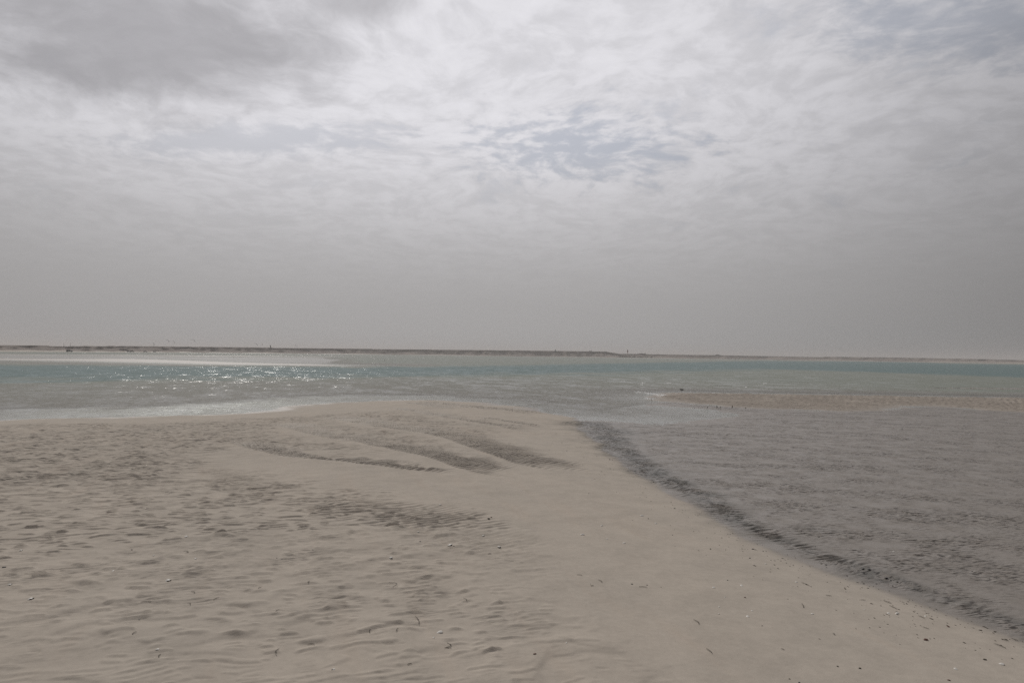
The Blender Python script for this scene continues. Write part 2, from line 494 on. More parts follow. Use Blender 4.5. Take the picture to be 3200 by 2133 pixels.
    for poly in HOLLOWS:
        pa = np.array(poly); lo = pa.min(0) - 0.6; hi = pa.max(0) + 0.6
        k = np.where((X > lo[0]) & (X < hi[0]) & (Y > lo[1]) & (Y < hi[1]))[0]
        if not len(k):
            continue
        hm = sst(sdf(X[k], Y[k], poly) + 0.12 * w2[k], -0.1, 0.25)
        ph = (X[k] * 0.5 - Y[k] * 0.87 + 0.14 * w1[k] + 0.07 * w2[k] + 0.02 * w3[k]) / 0.145
        h[k] += hm * (0.022 * asym(ph, 0.76) * (0.6 + 0.6 * sst(patch[k], -0.5, 0.4)) - 0.03)
    # footprints and scour pits scattered over the near sand
    pit = perlin(X / 0.17, Y / 0.11, 61) + 0.5 * perlin(X / 0.45, Y / 0.45, 62)
    h -= nf * 0.008 * sst(pit, 0.70, 0.95) * sst(12 - Y, 0, 4)
    # smooth slope: faint swash lines
    h += 0.003 * perlin((X + Y * 0.9) / 2.2, (Y - X * 0.6) / 0.35, 64) + 0.004 * n1[q]
    z[q] += h * b
    wet[q] = np.maximum(wet[q], b * 0.36 * rips)

    # trough along the east edge, with dark silt
    td, tt = line_sd(X, Y, TROUGH)
    hw = (1.15 * (1 - tt) ** 1.5 + 0.27) * (1 + 0.45 * w1)
    tm = np.exp(-(td / hw) ** 2 * 1.1) * sst(tt, 0.0, 0.05)
    ph = (X * 0.22 - Y * 0.97 + 0.18 * w1 + 0.11 * w2 + 0.03 * w3) / (0.150 - 0.065 * tt)
    frag = 0.15 + 1.0 * sst(patch + 0.7 * perlin(X / 0.24, Y / 0.30, 78), -0.45, 0.45)
    z[q] += tm * (0.038 - 0.016 * tt) * (asym(ph, 0.76) - 0.30) * frag + tm * 0.004
    silt[q] = np.clip(tm * (0.75 + 0.5 * w1) * 1.1, 0, 1)
    # tidal flat: broken low ripples in streaks
    fl = em[q] * (1 - sm[q]) * (1 - bm[q]) * (1 - tm) * (1 - 0.95 * sst(inlet[q], 0.15, 0.5))
    streak = perlin((X * 0.25 + Y) / 1.1, (X - Y * 0.1) / 5.0, 71) + 0.8 * perlin(X / 1.0, Y / 0.7, 72) + 0.3 * w2
    fm_ = sst(streak, -0.15, 0.6)
    n73 = perlin(X / 0.8, Y / 0.8, 73); n74 = perlin(X / 0.28, Y / 0.28, 74)
    pk = sst(perlin(X / 0.30, Y / 0.24, 75), -0.1, 0.3)
    z[q] += fl * fm_ * 0.014 * (asym((X * 0.12 - Y * 0.99 + 0.18 * n73 + 0.07 * n74) / 0.20, 0.84) - 0.25) * pk
    pk = sst(perlin(X / 0.22, Y / 0.20, 77) + 0.3 * n73, 0.0, 0.35)
    z[q] += fl * (0.35 + 0.65 * fm_) * 0.013 * (asym((X * 0.05 - Y * 1.0 + 0.12 * n73 + 0.05 * n74) / 0.12, 0.80) - 0.25) * pk
    silt[q] = np.maximum(silt[q], fl * 0.40 * sst(perlin((X * 0.5 + Y) / 1.3, (X - Y) / 2.6, 76), 0.25, 0.7) * sst(3.0 - np.abs(td), 0, 2.0))
    # brown strip and the shelf at the water's edge: fine ripples
    ph = (X * 0.35 - Y * 0.94 + 0.3 * w1 + 0.1 * w2) / 0.42
    z[q] += (sm[q] * 0.045 + (1 - bm[q]) * shm[q] * (1 - em[q]) * 0.022) * (asym(ph, 0.68) - 0.5) * (0.5 + 0.6 * sst(patch, -0.4, 0.4))
    fine[q] = np.clip(np.maximum.reduce([b * lf * 0.66, b * nf * 0.40 * (0.5 + 0.5 * sst(Y, 5.5, 9.0)), b * rips * 0.45, tm, fl * (0.58 + 0.42 * fm_),
                                         sm[q] * 0.7, (1 - bm[q]) * shm[q] * (1 - em[q]) * 0.4]), 0, 1)
    return z, wet, silt, brown, fine, sb


# shore of the far bank: radius by pixel column
BASE_PX = [(-1500, 560), (-600, 590), (0, 640), (400, 820), (800, 1080), (1600, 1350), (2100, 1450), (2400, 1500), (2800, 1350), (3200, 1200), (4700, 1000)]
base_ang = [math.atan2((a - 1600) / FPX, 1.0) for a, _ in BASE_PX]
base_r = [b for _, b in BASE_PX]


def shore_r(ang):
    return np.interp(ang, base_ang, base_r)


# ------------------------------------------------------------------ materials
def new_mat(name):
    mt = bpy.data.materials.new(name)
    mt.use_nodes = True
    t = NT(mt.node_tree)
    bsdf = t.n['Principled BSDF']
    return mt, t, bsdf


def plain(name, col, rough=0.6, var=0.15, scale=8.0, metal=0.0):
    mt, t, b = new_mat(name)
    g = t.n.new('ShaderNodeNewGeometry')
    n = t.noise(g.outputs['Position'], scale, 3)
    c = t.mulc(tuple(col), t.math('ADD', 1 - var, t.math('MULTIPLY', n, 2 * var)))
    t.put(b.inputs['Base Color'], c)
    b.inputs['Roughness'].default_value = rough
    b.inputs['Metallic'].default_value = metal
    return mt


def sand_material():
    mt, t, b = new_mat('sand')
    g = t.n.new('ShaderNodeNewGeometry')
    P = g.outputs['Position']
    wet, silt, brown = t.attr('wet'), t.attr('silt'), t.attr('brown')
    n_big = t.noise(P, 0.35, 4, 0.55)
    n_mid = t.noise(P, 2.3, 5, 0.6)
    n_fine = t.noise(P, 60.0, 3, 0.7)
    n_grain = t.noise(P, 420.0, 2, 0.7)
    dry = t.mix(t.smooth(n_big, 0.35, 0.65), (0.470, 0.415, 0.352, 1), (0.452, 0.402, 0.343, 1))
    dry = t.mix(t.smooth(n_mid, 0.35, 0.7), dry, t.mulc(dry, 0.90))
    wetc = t.mix(t.smooth(n_mid, 0.3, 0.7), (0.256, 0.222, 0.187, 1), (0.232, 0.203, 0.173, 1))
    c = t.mix(wet, dry, wetc)
    c = t.mix(t.math('MULTIPLY', brown, t.smooth(n_big, 0.2, 0.6)), c, (0.315, 0.272, 0.230, 1))
    n_clod = t.noise(P, 13.0, 4, 0.65)
    c = t.mulc(c, t.smooth(n_clod, 0.25, 0.75, 0.945, 1.05))
    siltm = t.math('MULTIPLY', silt, t.smooth(n_mid, 0.25, 0.6))
    c = t.mix(t.math('MULTIPLY', siltm, 0.66), c, (0.078, 0.081, 0.074, 1))
    grain = t.math('ADD', 0.86, t.math('ADD', t.math('MULTIPLY', n_grain, 0.18), t.math('MULTIPLY', n_fine, 0.10)))
    c = t.mulc(c, grain)
    # swash bands along the slope and scattered dark grains
    sx, sy, _ = t.sep(P)
    band = t.noise(t.comb(t.math('ADD', t.math('MULTIPLY', sx, 1.9), t.math('MULTIPLY', sy, 0.62)), t.math('ADD', t.math('MULTIPLY', sy, 0.22), t.math('MULTIPLY', sx, -0.1)), 0.0), 1.0, 5, 0.6)
    c = t.mix(t.math('MULTIPLY', t.smooth(band, 0.48, 0.72), 0.22), c, t.vmath('MULTIPLY', c, (0.955, 0.975, 0.97)))
    c = t.mix(t.math('MULTIPLY', t.smooth(band, 0.46, 0.28), 0.40), c, t.vmath('MULTIPLY', c, (1.0, 0.955, 0.925)))
    speck = t.noise(P, 75.0, 2, 0.5)
    c = t.mix(t.math('MULTIPLY', t.smooth(speck, 0.70, 0.76), 0.55), c, t.mulc(c, 0.35))
    pale = t.noise(t.vmath('ADD', P, (31.0, 7.0, 0.0)), 62.0, 2, 0.5)
    c = t.mix(t.math('MULTIPLY', t.smooth(pale, 0.73, 0.78), 0.5), c, (0.62, 0.60, 0.56, 1))
    t.put(b.inputs['Base Color'], c)
    rgh = t.math('SUBTRACT', 0.92, t.math('MULTIPLY', wet, t.smooth(n_mid, 0.35, 0.65, 0.62, 0.42)))
    t.put(b.inputs['Roughness'], rgh)
    t.put(b.inputs['Specular IOR Level'], t.math('ADD', 0.12, t.math('MULTIPLY', wet, 0.34)))
    # short steep ripple fronts too fine for the mesh: they tip the surface over
    fine = t.attr('fine')
    x, y, z = t.sep(P)
    wv = t.mulc(t.vmath('SUBTRACT', t.noise3(P, 1.4, 3), (0.5, 0.5, 0.5)), 0.35)
    def front(dx, dy, ln, wd, seed, thr):
        cu = t.math('ADD', t.math('MULTIPLY', x, dx / ln), t.math('MULTIPLY', y, dy / ln))
        cv = t.math('ADD', t.math('MULTIPLY', x, -dy / wd), t.math('MULTIPLY', y, dx / wd))
        n = t.noise(t.vmath('ADD', t.comb(cu, cv, seed), t.vmath('MULTIPLY', wv, (1.0, 6.0, 0.0))), 1.0, 2.0, 0.5)
        return t.smooth(n, thr, thr + 0.10)
    patchy = t.noise(P, 1.7, 4, 0.6)
    thr_mask = t.smooth(t.math('ADD', patchy, t.math('MULTIPLY', fine, 0.30)), 0.50, 0.80)
    f1 = front(0.93, 0.37, 0.30, 0.050, 3.0, 0.52)
    f2 = front(0.97, 0.22, 0.18, 0.030, 9.0, 0.54)
    f3 = front(0.99, 0.14, 0.19, 0.030, 17.0, 0.53)
    f4 = front(0.98, 0.20, 0.11, 0.020, 23.0, 0.55)
    sandy = t.math('MAXIMUM', f1, t.math('MULTIPLY', f2, 0.9)); muddy = t.math('MAXIMUM', f3, t.math('MULTIPLY', f4, 0.85))
    wsel = t.smooth(wet, 0.55, 0.9)
    both = t.math('ADD', t.math('MULTIPLY', sandy, t.math('SUBTRACT', 1.0, wsel)), t.math('MULTIPLY', muddy, wsel))
    fr_ = t.math('MULTIPLY', both, t.math('MULTIPLY', thr_mask, fine))
    tilt = t.vmath('NORMALIZE', t.vmath('ADD', g.outputs['Normal'], t.mulc((0.45, -1.0, 0.0), fr_)))
    bump = t.n.new('ShaderNodeBump')
    t.put(bump.inputs['Normal'], tilt)
    hgt = t.math('ADD', t.math('MULTIPLY', n_fine, 0.003), t.math('MULTIPLY', n_grain, 0.0009))
    t.put(bump.inputs['Height'], hgt)
    bump.inputs['Strength'].default_value = 0.7
    bump.inputs['Distance'].default_value = 1.0
    t.put(b.inputs['Normal'], bump.outputs[0])
    return mt


def water_material():
    mt = bpy.data.materials.new('lagoon_water')
    mt.use_nodes = True
    t = NT(mt.node_tree)
    t.n.clear()
    out = t.n.new('ShaderNodeOutputMaterial')
    g = t.n.new('ShaderNodeNewGeometry')
    P = g.outputs['Position']
    depth, chop = t.attr('depth'), t.attr('chop')
    x, y, z = t.sep(P)
    # wind ripples: slopes of the surface, written straight into the normal
    Pr = t.comb(t.math('ADD', t.math('MULTIPLY', x, 0.95), t.math('MULTIPLY', y, 0.25)),
                t.math('ADD', t.math('MULTIPLY', x, -0.25), t.math('MULTIPLY', y, 0.95)), 0.0)
    def cnoise(vec, sc, det, ro):
        n = t.n.new('ShaderNodeTexNoise'); t.put(n.inputs['Vector'], vec)
        n.inputs['Scale'].default_value = sc; n.inputs['Detail'].default_value = det; n.inputs['Roughness'].default_value = ro
        return t.vmath('SUBTRACT', n.outputs[1], (0.5, 0.5, 0.5))
    fine = cnoise(Pr, 3.2, 3.0, 0.65)
    big = cnoise(t.vmath('MULTIPLY', Pr, (0.55, 0.28, 1.0)), 1.0, 3.0, 0.6)
    slope = t.vmath('ADD', t.mulc(fine, 1.22), t.mulc(big, 0.85))
    slope = t.mulc(t.vmath('MULTIPLY', slope, (0.8, 1.15, 0.0)), chop)
    nrm = t.vmath('NORMALIZE', t.vmath('ADD', g.outputs['Normal'], slope))
    # body colour by depth
    ramp = t.n.new('ShaderNodeValToRGB')
    t.put(ramp.inputs[0], t.math('DIVIDE', depth, 2.2))
    e = ramp.color_ramp.elements
    e[0].position = 0.0; e[0].color = (0.275, 0.250, 0.215, 1)
    e[1].position = 1.0; e[1].color = (0.070, 0.150, 0.152, 1)
    k = e.new(0.22); k.color = (0.205, 0.228, 0.185, 1)
    k = e.new(0.5); k.color = (0.115, 0.175, 0.165, 1)
    diff = t.n.new('ShaderNodeBsdfDiffuse')
    t.put(diff.inputs[0], ramp.outputs[0])
    tr = t.n.new('ShaderNodeBsdfTransparent')
    tr.inputs[0].default_value = (0.93, 0.96, 0.95, 1)
    op = t.math('SUBTRACT', 1.0, t.math('EXPONENT', t.math('MULTIPLY', depth, -9.0)))
    m1 = t.n.new('ShaderNodeMixShader')
    t.put(m1.inputs[0], op); t.l.new(tr.outputs[0], m1.inputs[1]); t.l.new(diff.outputs[0], m1.inputs[2])
    gl = t.n.new('ShaderNodeBsdfGlossy')
    gl.inputs['Color'].default_value = (1, 1, 1, 1)
    gl.inputs['Roughness'].default_value = 0.13
    t.l.new(nrm, gl.inputs['Normal'])
    fr = t.n.new('ShaderNodeFresnel'); fr.inputs[0].default_value = 1.33
    t.l.new(nrm, fr.inputs['Normal'])
    m2 = t.n.new('ShaderNodeMixShader')
    t.put(m2.inputs[0], t.math('MULTIPLY', fr.outputs[0], t.smooth(chop, 0.04, 0.26, 0.62, 0.27)))
    t.l.new(m1.outputs[0], m2.inputs[1]); t.l.new(gl.outputs[0], m2.inputs[2])
    t.l.new(m2.outputs[0], out.inputs[0])
    return mt


def cliff_material():
    mt, t, b = new_mat('cliff_rock')
    g = t.n.new('ShaderNodeNewGeometry')
    P = g.outputs['Position']
    x, y, z = t.sep(P)
    band = t.noise(t.comb(t.math('MULTIPLY', x, 0.01), t.math('MULTIPLY', y, 0.01), t.math('MULTIPLY', z, 0.9)), 1.0, 4, 0.6)
    n = t.noise(P, 0.035, 4, 0.6)
    cap = t.attr('cap')
    c = t.mix(t.smooth(band, 0.35, 0.65), (0.27, 0.235, 0.21, 1), (0.225, 0.192, 0.175, 1))
    c = t.mix(t.smooth(n, 0.45, 0.65), c, (0.34, 0.295, 0.262, 1))
    c = t.mix(cap, c, (0.205, 0.178, 0.165, 1))
    t.put(b.inputs['Base Color'], c)
    b.inputs['Roughness'].default_value = 0.95
    b.inputs['Specular IOR Level'].default_value = 0.1
    return mt


M = {'sand': sand_material(), 'water': water_material(), 'cliff': cliff_material(),
     'shell': plain('shell', (0.66, 0.63, 0.58), 0.55, 0.2, 60),
     'weed': plain('dry_weed', (0.075, 0.062, 0.045), 0.8, 0.3, 60),
     'red_weed': plain('red_weed', (0.13, 0.06, 0.045), 0.8, 0.3, 60),
     'pebble': plain('dark_stone', (0.035, 0.033, 0.035), 0.6, 0.3, 60),
     'plumage': plain('plumage', (0.03, 0.026, 0.022), 0.9, 0.3, 40),
     'bill': plain('bill', (0.045, 0.035, 0.03), 0.5, 0.2, 40),
     'leg': plain('bird_leg', (0.10, 0.10, 0.09), 0.6, 0.2, 40),
     'foam': plain('sea_foam', (0.80, 0.80, 0.79), 0.7, 0.1, 12),
     'k_teal': plain('kite_cloth_teal', (0.05, 0.28, 0.32), 0.5, 0.1, 2),
     'k_blue': plain('kite_cloth_blue', (0.05, 0.05, 0.20), 0.5, 0.1, 2),
     'k_dark': plain('kite_cloth_dark', (0.035, 0.035, 0.04), 0.5, 0.1, 2),
     'k_red': plain('kite_cloth_red', (0.22, 0.025, 0.035), 0.5, 0.1, 2),
     'tube': plain('kite_tube', (0.10, 0.10, 0.11), 0.5, 0.1, 2),
     'car_dark': plain('car_paint_black', (0.02, 0.02, 0.022), 0.3, 0.1, 2),
     'car_white': plain('car_paint_white', (0.75, 0.75, 0.74), 0.3, 0.05, 2),
     'tyre': plain('tyre', (0.02, 0.02, 0.02), 0.8, 0.1, 4),
     'glass': plain('car_glass', (0.03, 0.035, 0.04), 0.1, 0.1, 2),
     'canvas': plain('tent_canvas', (0.10, 0.09, 0.08), 0.8, 0.2, 1),
     'canvas_pale': plain('tent_canvas_pale', (0.42, 0.38, 0.34), 0.8, 0.2, 1),
     'steel': plain('mast_steel', (0.16, 0.16, 0.17), 0.5, 0.1, 1),
     'plaster': plain('plaster', (0.24, 0.20, 0.17), 0.9, 0.2, 0.5),
     }


# ------------------------------------------------------------------ big sheets
def grid_mesh(name, X, Y, Z, attrs, mat, wrap=False):
    nr, nc = X.shape
    me = bpy.data.meshes.new(name)
    co = np.stack([X, Y, Z], -1).reshape(-1, 3).astype(np.float32)
    me.vertices.add(nr * nc)
    me.vertices.foreach_set('co', co.ravel())
    idx = np.arange(nr * nc).reshape(nr, nc)
    a, b, c, d = idx[:-1, :-1], idx[:-1, 1:], idx[1:, 1:], idx[1:, :-1]
    f = np.stack([a, b, c, d], -1).reshape(-1, 4)[:, ::-1]
    nf = len(f)
    me.loops.add(nf * 4); me.polygons.add(nf)
    me.loops.foreach_set('vertex_index', f.ravel().astype(np.int32))
    me.polygons.foreach_set('loop_start', np.arange(0, nf * 4, 4, dtype=np.int32))
    me.polygons.foreach_set('use_smooth', np.ones(nf, bool))
    for k, v in attrs.items():
        at_ = me.attributes.new(k, 'FLOAT', 'POINT')
        at_.data.foreach_set('value', np.asarray(v, np.float32).ravel())
    me.update(calc_edges=True)
    me.materials.append(mat)
    o = bpy.data.objects.new(name, me)
    COL.objects.link(o)
    return o


def radial_rows(segs):
    """radii between r0 and r1 so that neighbours lie a given angle apart seen from eye height"""
    rows = []
    for r0, r1, n in segs:
        q = np.linspace(1 / r0, 1 / r1, n, endpoint=False)
        rows.append(1 / q)
    return np.concatenate(rows)


T = np.tan(R(42.5))
dense = np.arctan(np.linspace(-T, T, 1250))
wide = np.radians(np.linspace(43.5, 180, 34))
angs = np.concatenate([-wide[::-1], dense, wide])
rows = np.concatenate([[0.02, 0.5, 1.2, 2.2, 3.2, 4.0], radial_rows([(4.6, 11.0, 290), (11.0, 40.0, 520), (40.0, 52.0, 40), (52.0, 400.0, 90), (400.0, 2500.0, 30)]),
                       [2500.0, 4000.0, 9000.0, 16000.0]])
A, RR = np.meshgrid(angs, rows)
gx, gy = RR * np.sin(A), RR * np.cos(A)
gz, wet, silt, brown, fine, _ = ground(gx, gy)
gz = gz.reshape(gx.shape); wet = wet.reshape(gx.shape)
sr = shore_r(A)
# far bank: beach rising out of the lagoon (everything behind the camera stays sand)
frontal = np.abs(A) < R(80)
rise = np.where(frontal, sst(RR, sr - 25, sr + 60), 0)
gz = np.where((RR > sr - 60) & frontal, np.maximum(gz * (1 - rise), -0.5 + 1.9 * rise), gz)
wet = np.where((RR > sr - 10) & frontal, 0.25, wet)
sand = grid_mesh('sand_ground', gx, gy, gz, {'wet': wet, 'silt': silt, 'brown': brown, 'fine': fine}, M['sand'])
sand['kind'] = 'structure'
sand['label'] = 'pale rippled sand bar and wet tidal flat'

dense_w = np.arctan(np.linspace(-T, T, 820))
wide_w = np.radians(np.linspace(43.5, 95, 12))
angs_w = np.concatenate([-wide_w[::-1], dense_w, wide_w])
rows_w = np.concatenate([[5.0, 8.0], radial_rows([(10.0, 30.0, 60), (30.0, 110.0, 260), (110.0, 700.0, 60)]), [700, 900, 1200, 1600, 2200]])
A, RR = np.meshgrid(angs_w, rows_w)
wx, wy = RR * np.sin(A), RR * np.cos(A)
gzw, _, _, _, _, sbw = ground(wx, wy)
gzw = gzw.reshape(wx.shape); sbw = sbw.reshape(wx.shape)
depth = np.maximum(-gzw, 0.0)
depth = np.where(RR > 500, np.maximum(depth, 0.45), depth)
lee = sst(depth, 0.02, 0.30)
base_c = 0.31 - 0.14 * sst(np.where(RR < 100, LAT['east'](wx, wy), -99.0), -6.0, 1.0)
chop = base_c + (1 - base_c) * lee
shal = sdf(wx, wy, SHALLOWS)
calm_w = sst(shal + 6 * perlin(wx / 30.0, wy / 30.0, 88), -6, 12)
chop = chop * (1 - calm_w) + 0.05 * calm_w
depth = depth * (1 - 0.8 * calm_w) + 0.06 * calm_w
wave_n = perlin(wx / 7.0, wy / 7.0, 81)
amp = 0.050 * sst(depth, 0.06, 0.35) * sst(RR, 30, 45) * (1 - sst(RR, 95, 108))
ph = (wx * 0.30 - wy * 0.95 + 1.3 * perlin(wx / 5.0, wy / 5.0, 82) + 0.35 * perlin(wx / 1.5, wy / 1.5, 83)) / 2.6
wz = amp * sst(wave_n + 0.7 * perlin(wx / 2.3, wy / 3.5, 84), 0.05, 0.6) * (asym(ph, 0.72) - 0.2)
small = 0.010 * sst(depth, 0.015, 0.10) * sst(RR, 22, 30) * (1 - sst(RR, 60, 75))
ph2 = (wx * 0.25 - wy * 0.97 + 0.5 * perlin(wx / 2.0, wy / 2.0, 85)) / 0.9
wz += small * (asym(ph2, 0.65) - 0.4) * sst(perlin(wx / 1.8, wy / 1.1, 86), -0.1, 0.4)
water = grid_mesh('water', wx, wy, wz, {'depth': depth, 'chop': chop}, M['water'])
water['kind'] = 'structure'
water['label'] = 'shallow turquoise lagoon with wind ripples'


# ------------------------------------------------------------------ far cliffs
def cliff(name, tops, rfun, seed, label, depth_back=500.0, beach=30.0, capw=0.30, rough=1.0):
    tx = np.array([p[0] for p in tops], float); ty = np.array([p[1] for p in tops], float)
    px = np.arange(tx[0], tx[-1] + 0.1, 2.5)
    topy = np.interp(px, tx, ty)
    ang = np.arctan((px - 1600) / FPX)
    rb = rfun(px)
    s = np.concatenate([[0], np.cumsum(np.hypot(np.diff(rb * np.sin(ang)), np.diff(rb * np.cos(ang))))])
    gul = np.abs(fbm(s / 55.0, s * 0 + 3.3, seed, 3))            # spurs and gullies
    gul2 = perlin(s / 14.0, s * 0 + 1.7, seed + 11)
    rtop = rb + 26 + 20 * gul * rough + 4 * gul2
    ht = np.array([ray(a, b, rr).z for a, b, rr in zip(px, topy, rtop)]) + 0.12 * gul2
    prof = [(0.0, 0.0), (0.22, 0.10), (0.42, 0.28), (0.60, 0.50), (0.74, 0.68), (0.82, 0.76), (0.86, 0.93), (0.93, 0.985), (1.0, 1.0)]
    X, Y, Z, C = [], [], [], []
    for i, (f, hgt) in enumerate(prof):
        jit = (6 * perlin(s / 22.0, s * 0 + i * 2.3, seed + 5) + 9 * gul * math.sin(f * math.pi)) * rough if 0 < i < 6 else 0
        r_ = rb + (rtop - rb) * f + jit
        X.append(r_ * np.sin(ang)); Y.append(r_ * np.cos(ang))
        zz = 0.15 + (ht - 0.15) * (hgt + (0.07 * perlin(s / 18.0, s * 0 + i * 1.7, seed + 7) * math.sin(f * math.pi)))
        Z.append(zz)
        C.append(np.clip((hgt - 0.72) * 5, 0, 1) * (0.55 + 0.9 * perlin(s / 60.0, s * 0 + 7.0, seed + 9)) * np.ones_like(s))
    r_ = rtop + depth_back
    X.append(r_ * np.sin(ang)); Y.append(r_ * np.cos(ang)); Z.append(ht * 0 + ht.min() * 0.5); C.append(0 * s)
    o = grid_mesh(name, np.array(X), np.array(Y), np.array(Z), {'cap': np.clip(np.array(C), 0, 1)}, M['cliff'])
    o['kind'] = 'structure'; o['label'] = label
    return o


def rshift(k):
    return lambda px: shore_r(np.arctan((px - 1600) / FPX)) + k


cliff('cliff', [(-1400, 1062), (-500, 1071), (0, 1078), (75, 1078.6), (150, 1079.2), (156, 1081), (210, 1082), (222, 1080.8), (255, 1081.2), (262, 1080), (272, 1080.4),
                (330, 1081.5), (342, 1079.8), (356, 1080.2), (364, 1081.6), (380, 1080.6), (500, 1082), (640, 1083.4), (760, 1084.6), (848, 1085.4),
                (856, 1086.6), (1000, 1087.8), (1160, 1089.6), (1166, 1090.3), (1300, 1091.4), (1500, 1093.4), (1700, 1095.4), (1840, 1097.4), (1895, 1098.0),
                (1905, 1100), (1925, 1103), (1945, 1107), (1960, 1111)], rshift(25), 3, 'long flat topped reddish cliff across the lagoon')
cliff('hill', [(1880, 1104.0), (1920, 1104.6), (1990, 1105.4), (2000, 1103.8), (2006, 1103.2), (2012, 1104.6), (2020, 1106), (2050, 1106.8), (2058, 1106.0), (2064, 1106.9),
               (2200, 1109), (2232, 1109.4), (2240, 1107), (2246, 1107.2), (2254, 1109.6), (2300, 1110.6), (2400, 1112.3), (2500, 1114.2), (2580, 1116), (2700, 1119), (2800, 1122), (2900, 1125)],
      rshift(40), 5, 'low pale desert shore with two small mounds', rough=0.4)
cliff('cliff', [(2540, 1120), (2566, 1117.5), (2575, 1114.2), (2640, 1114.8), (2800, 1116.8), (2960, 1119.6), (3110, 1122.4), (3118, 1123.4), (3200, 1125.2), (3500, 1129.5), (3900, 1134), (4600, 1143)],
      lambda px: shore_r(np.arctan((px - 1600) / FPX)) + 260, 8, 'distant dusky table cliff beyond the far end of the lagoon', rough=0.5)


# ------------------------------------------------------------------ small mesh tools
class MB:
    def __init__(self):
        self.v, self.f = [], []

    def add(self, vs, fs):
        k = len(self.v)
        self.v += [tuple(p) for p in vs]
        self.f += [tuple(i + k for i in q) for q in fs]

    def tube(self, pts, rad, n=8, flat=1.0, closed=True):
        pts = [Vector(p) for p in pts]
        if not hasattr(rad, '__len__'):
            rad = [rad] * len(pts)
        vs, fs = [], []
        ref = Vector((0, 0, 1))
        for i, p in enumerate(pts):
            d = (pts[min(i + 1, len(pts) - 1)] - pts[max(i - 1, 0)]).normalized()
            a = d.cross(ref)
            if a.length < 1e-3:
                a = Vector((1, 0, 0))
            a.normalize(); b = a.cross(d)
            for k in range(n):
                t = 2 * math.pi * k / n
                vs.append(p + a * math.cos(t) * rad[i] + b * math.sin(t) * rad[i] * flat)
        for i in range(len(pts) - 1):
            for k in range(n):
                fs.append((i * n + k, i * n + (k + 1) % n, (i + 1) * n + (k + 1) % n, (i + 1) * n + k))
        if closed:
            fs.append(tuple(range(n))[::-1]); fs.append(tuple((len(pts) - 1) * n + k for k in range(n)))
        self.add(vs, fs)

    def box(self, c, s):
        x, y, z = c; a, b, d = s[0] / 2, s[1] / 2, s[2] / 2
        vs = [(x + i * a, y + j * b, z + k * d) for k in (-1, 1) for j in (-1, 1) for i in (-1, 1)]
        self.add(vs, [(0, 2, 3, 1), (4, 5, 7, 6), (0, 1, 5, 4), (2, 6, 7, 3), (0, 4, 6, 2), (1, 3, 7, 5)])

    def prism(self, outline, y0, y1):
        """outline in the xz plane, extruded along y"""
        n = len(outline)
        vs = [(x, y0, z) for x, z in outline] + [(x, y1, z) for x, z in outline]
        fs = [tuple(range(n)), tuple(range(2 * n - 1, n - 1, -1))]
        fs += [(i, i + n, (i + 1) % n + n, (i + 1) % n) for i in range(n)]
        self.add(vs, fs)

    def build(self, name, mat, parent=None, smooth=True):
        me = bpy.data.meshes.new(name)
        me.from_pydata(self.v, [], self.f)
        if smooth:
            me.polygons.foreach_set('use_smooth', [True] * len(me.polygons))
        me.update()
        me.materials.append(mat)
        o = bpy.data.objects.new(name, me)
        COL.objects.link(o)
        if parent is not None:
            o.parent = parent
        return o


def empty(name, loc=(0, 0, 0), rz=0.0):
    o = bpy.data.objects.new(name, None)
    o.location = loc; o.rotation_euler = (0, 0, rz)
    COL.objects.link(o)
    return o


def tag(o, label, cat, group=None):
    o['label'] = label; o['category'] = cat
    if group:
        o['group'] = group
    return o


def copy_tree(o, parent=None):
    c = o.copy(); COL.objects.link(c)
    if parent is not None:
        c.parent = parent
    for ch in list(o.children):
        copy_tree(ch, c)
    return c


def gz_at(x, y):
    a_, r_ = math.atan2(x, y), math.hypot(x, y)
    j = min(max(int(np.searchsorted(angs, a_)) - 1, 0), len(angs) - 2); i = min(max(int(np.searchsorted(rows, r_)) - 1, 0), len(rows) - 2)
    fu = min(max((a_ - angs[j]) / (angs[j + 1] - angs[j]), 0), 1); fv = min(max((r_ - rows[i]) / (rows[i + 1] - rows[i]), 0), 1)
    return float((gz[i, j] * (1 - fu) + gz[i, j + 1] * fu) * (1 - fv) + (gz[i + 1, j] * (1 - fu) + gz[i + 1, j + 1] * fu) * fv)


def on_sand(px, py):
    """where the sand lies at a pixel: a few steps of ray against height"""
    z = 0.15
    for _ in range(5):
        x, y = at(px, py, z)
        z = gz_at(x, y)
    return x, y, z


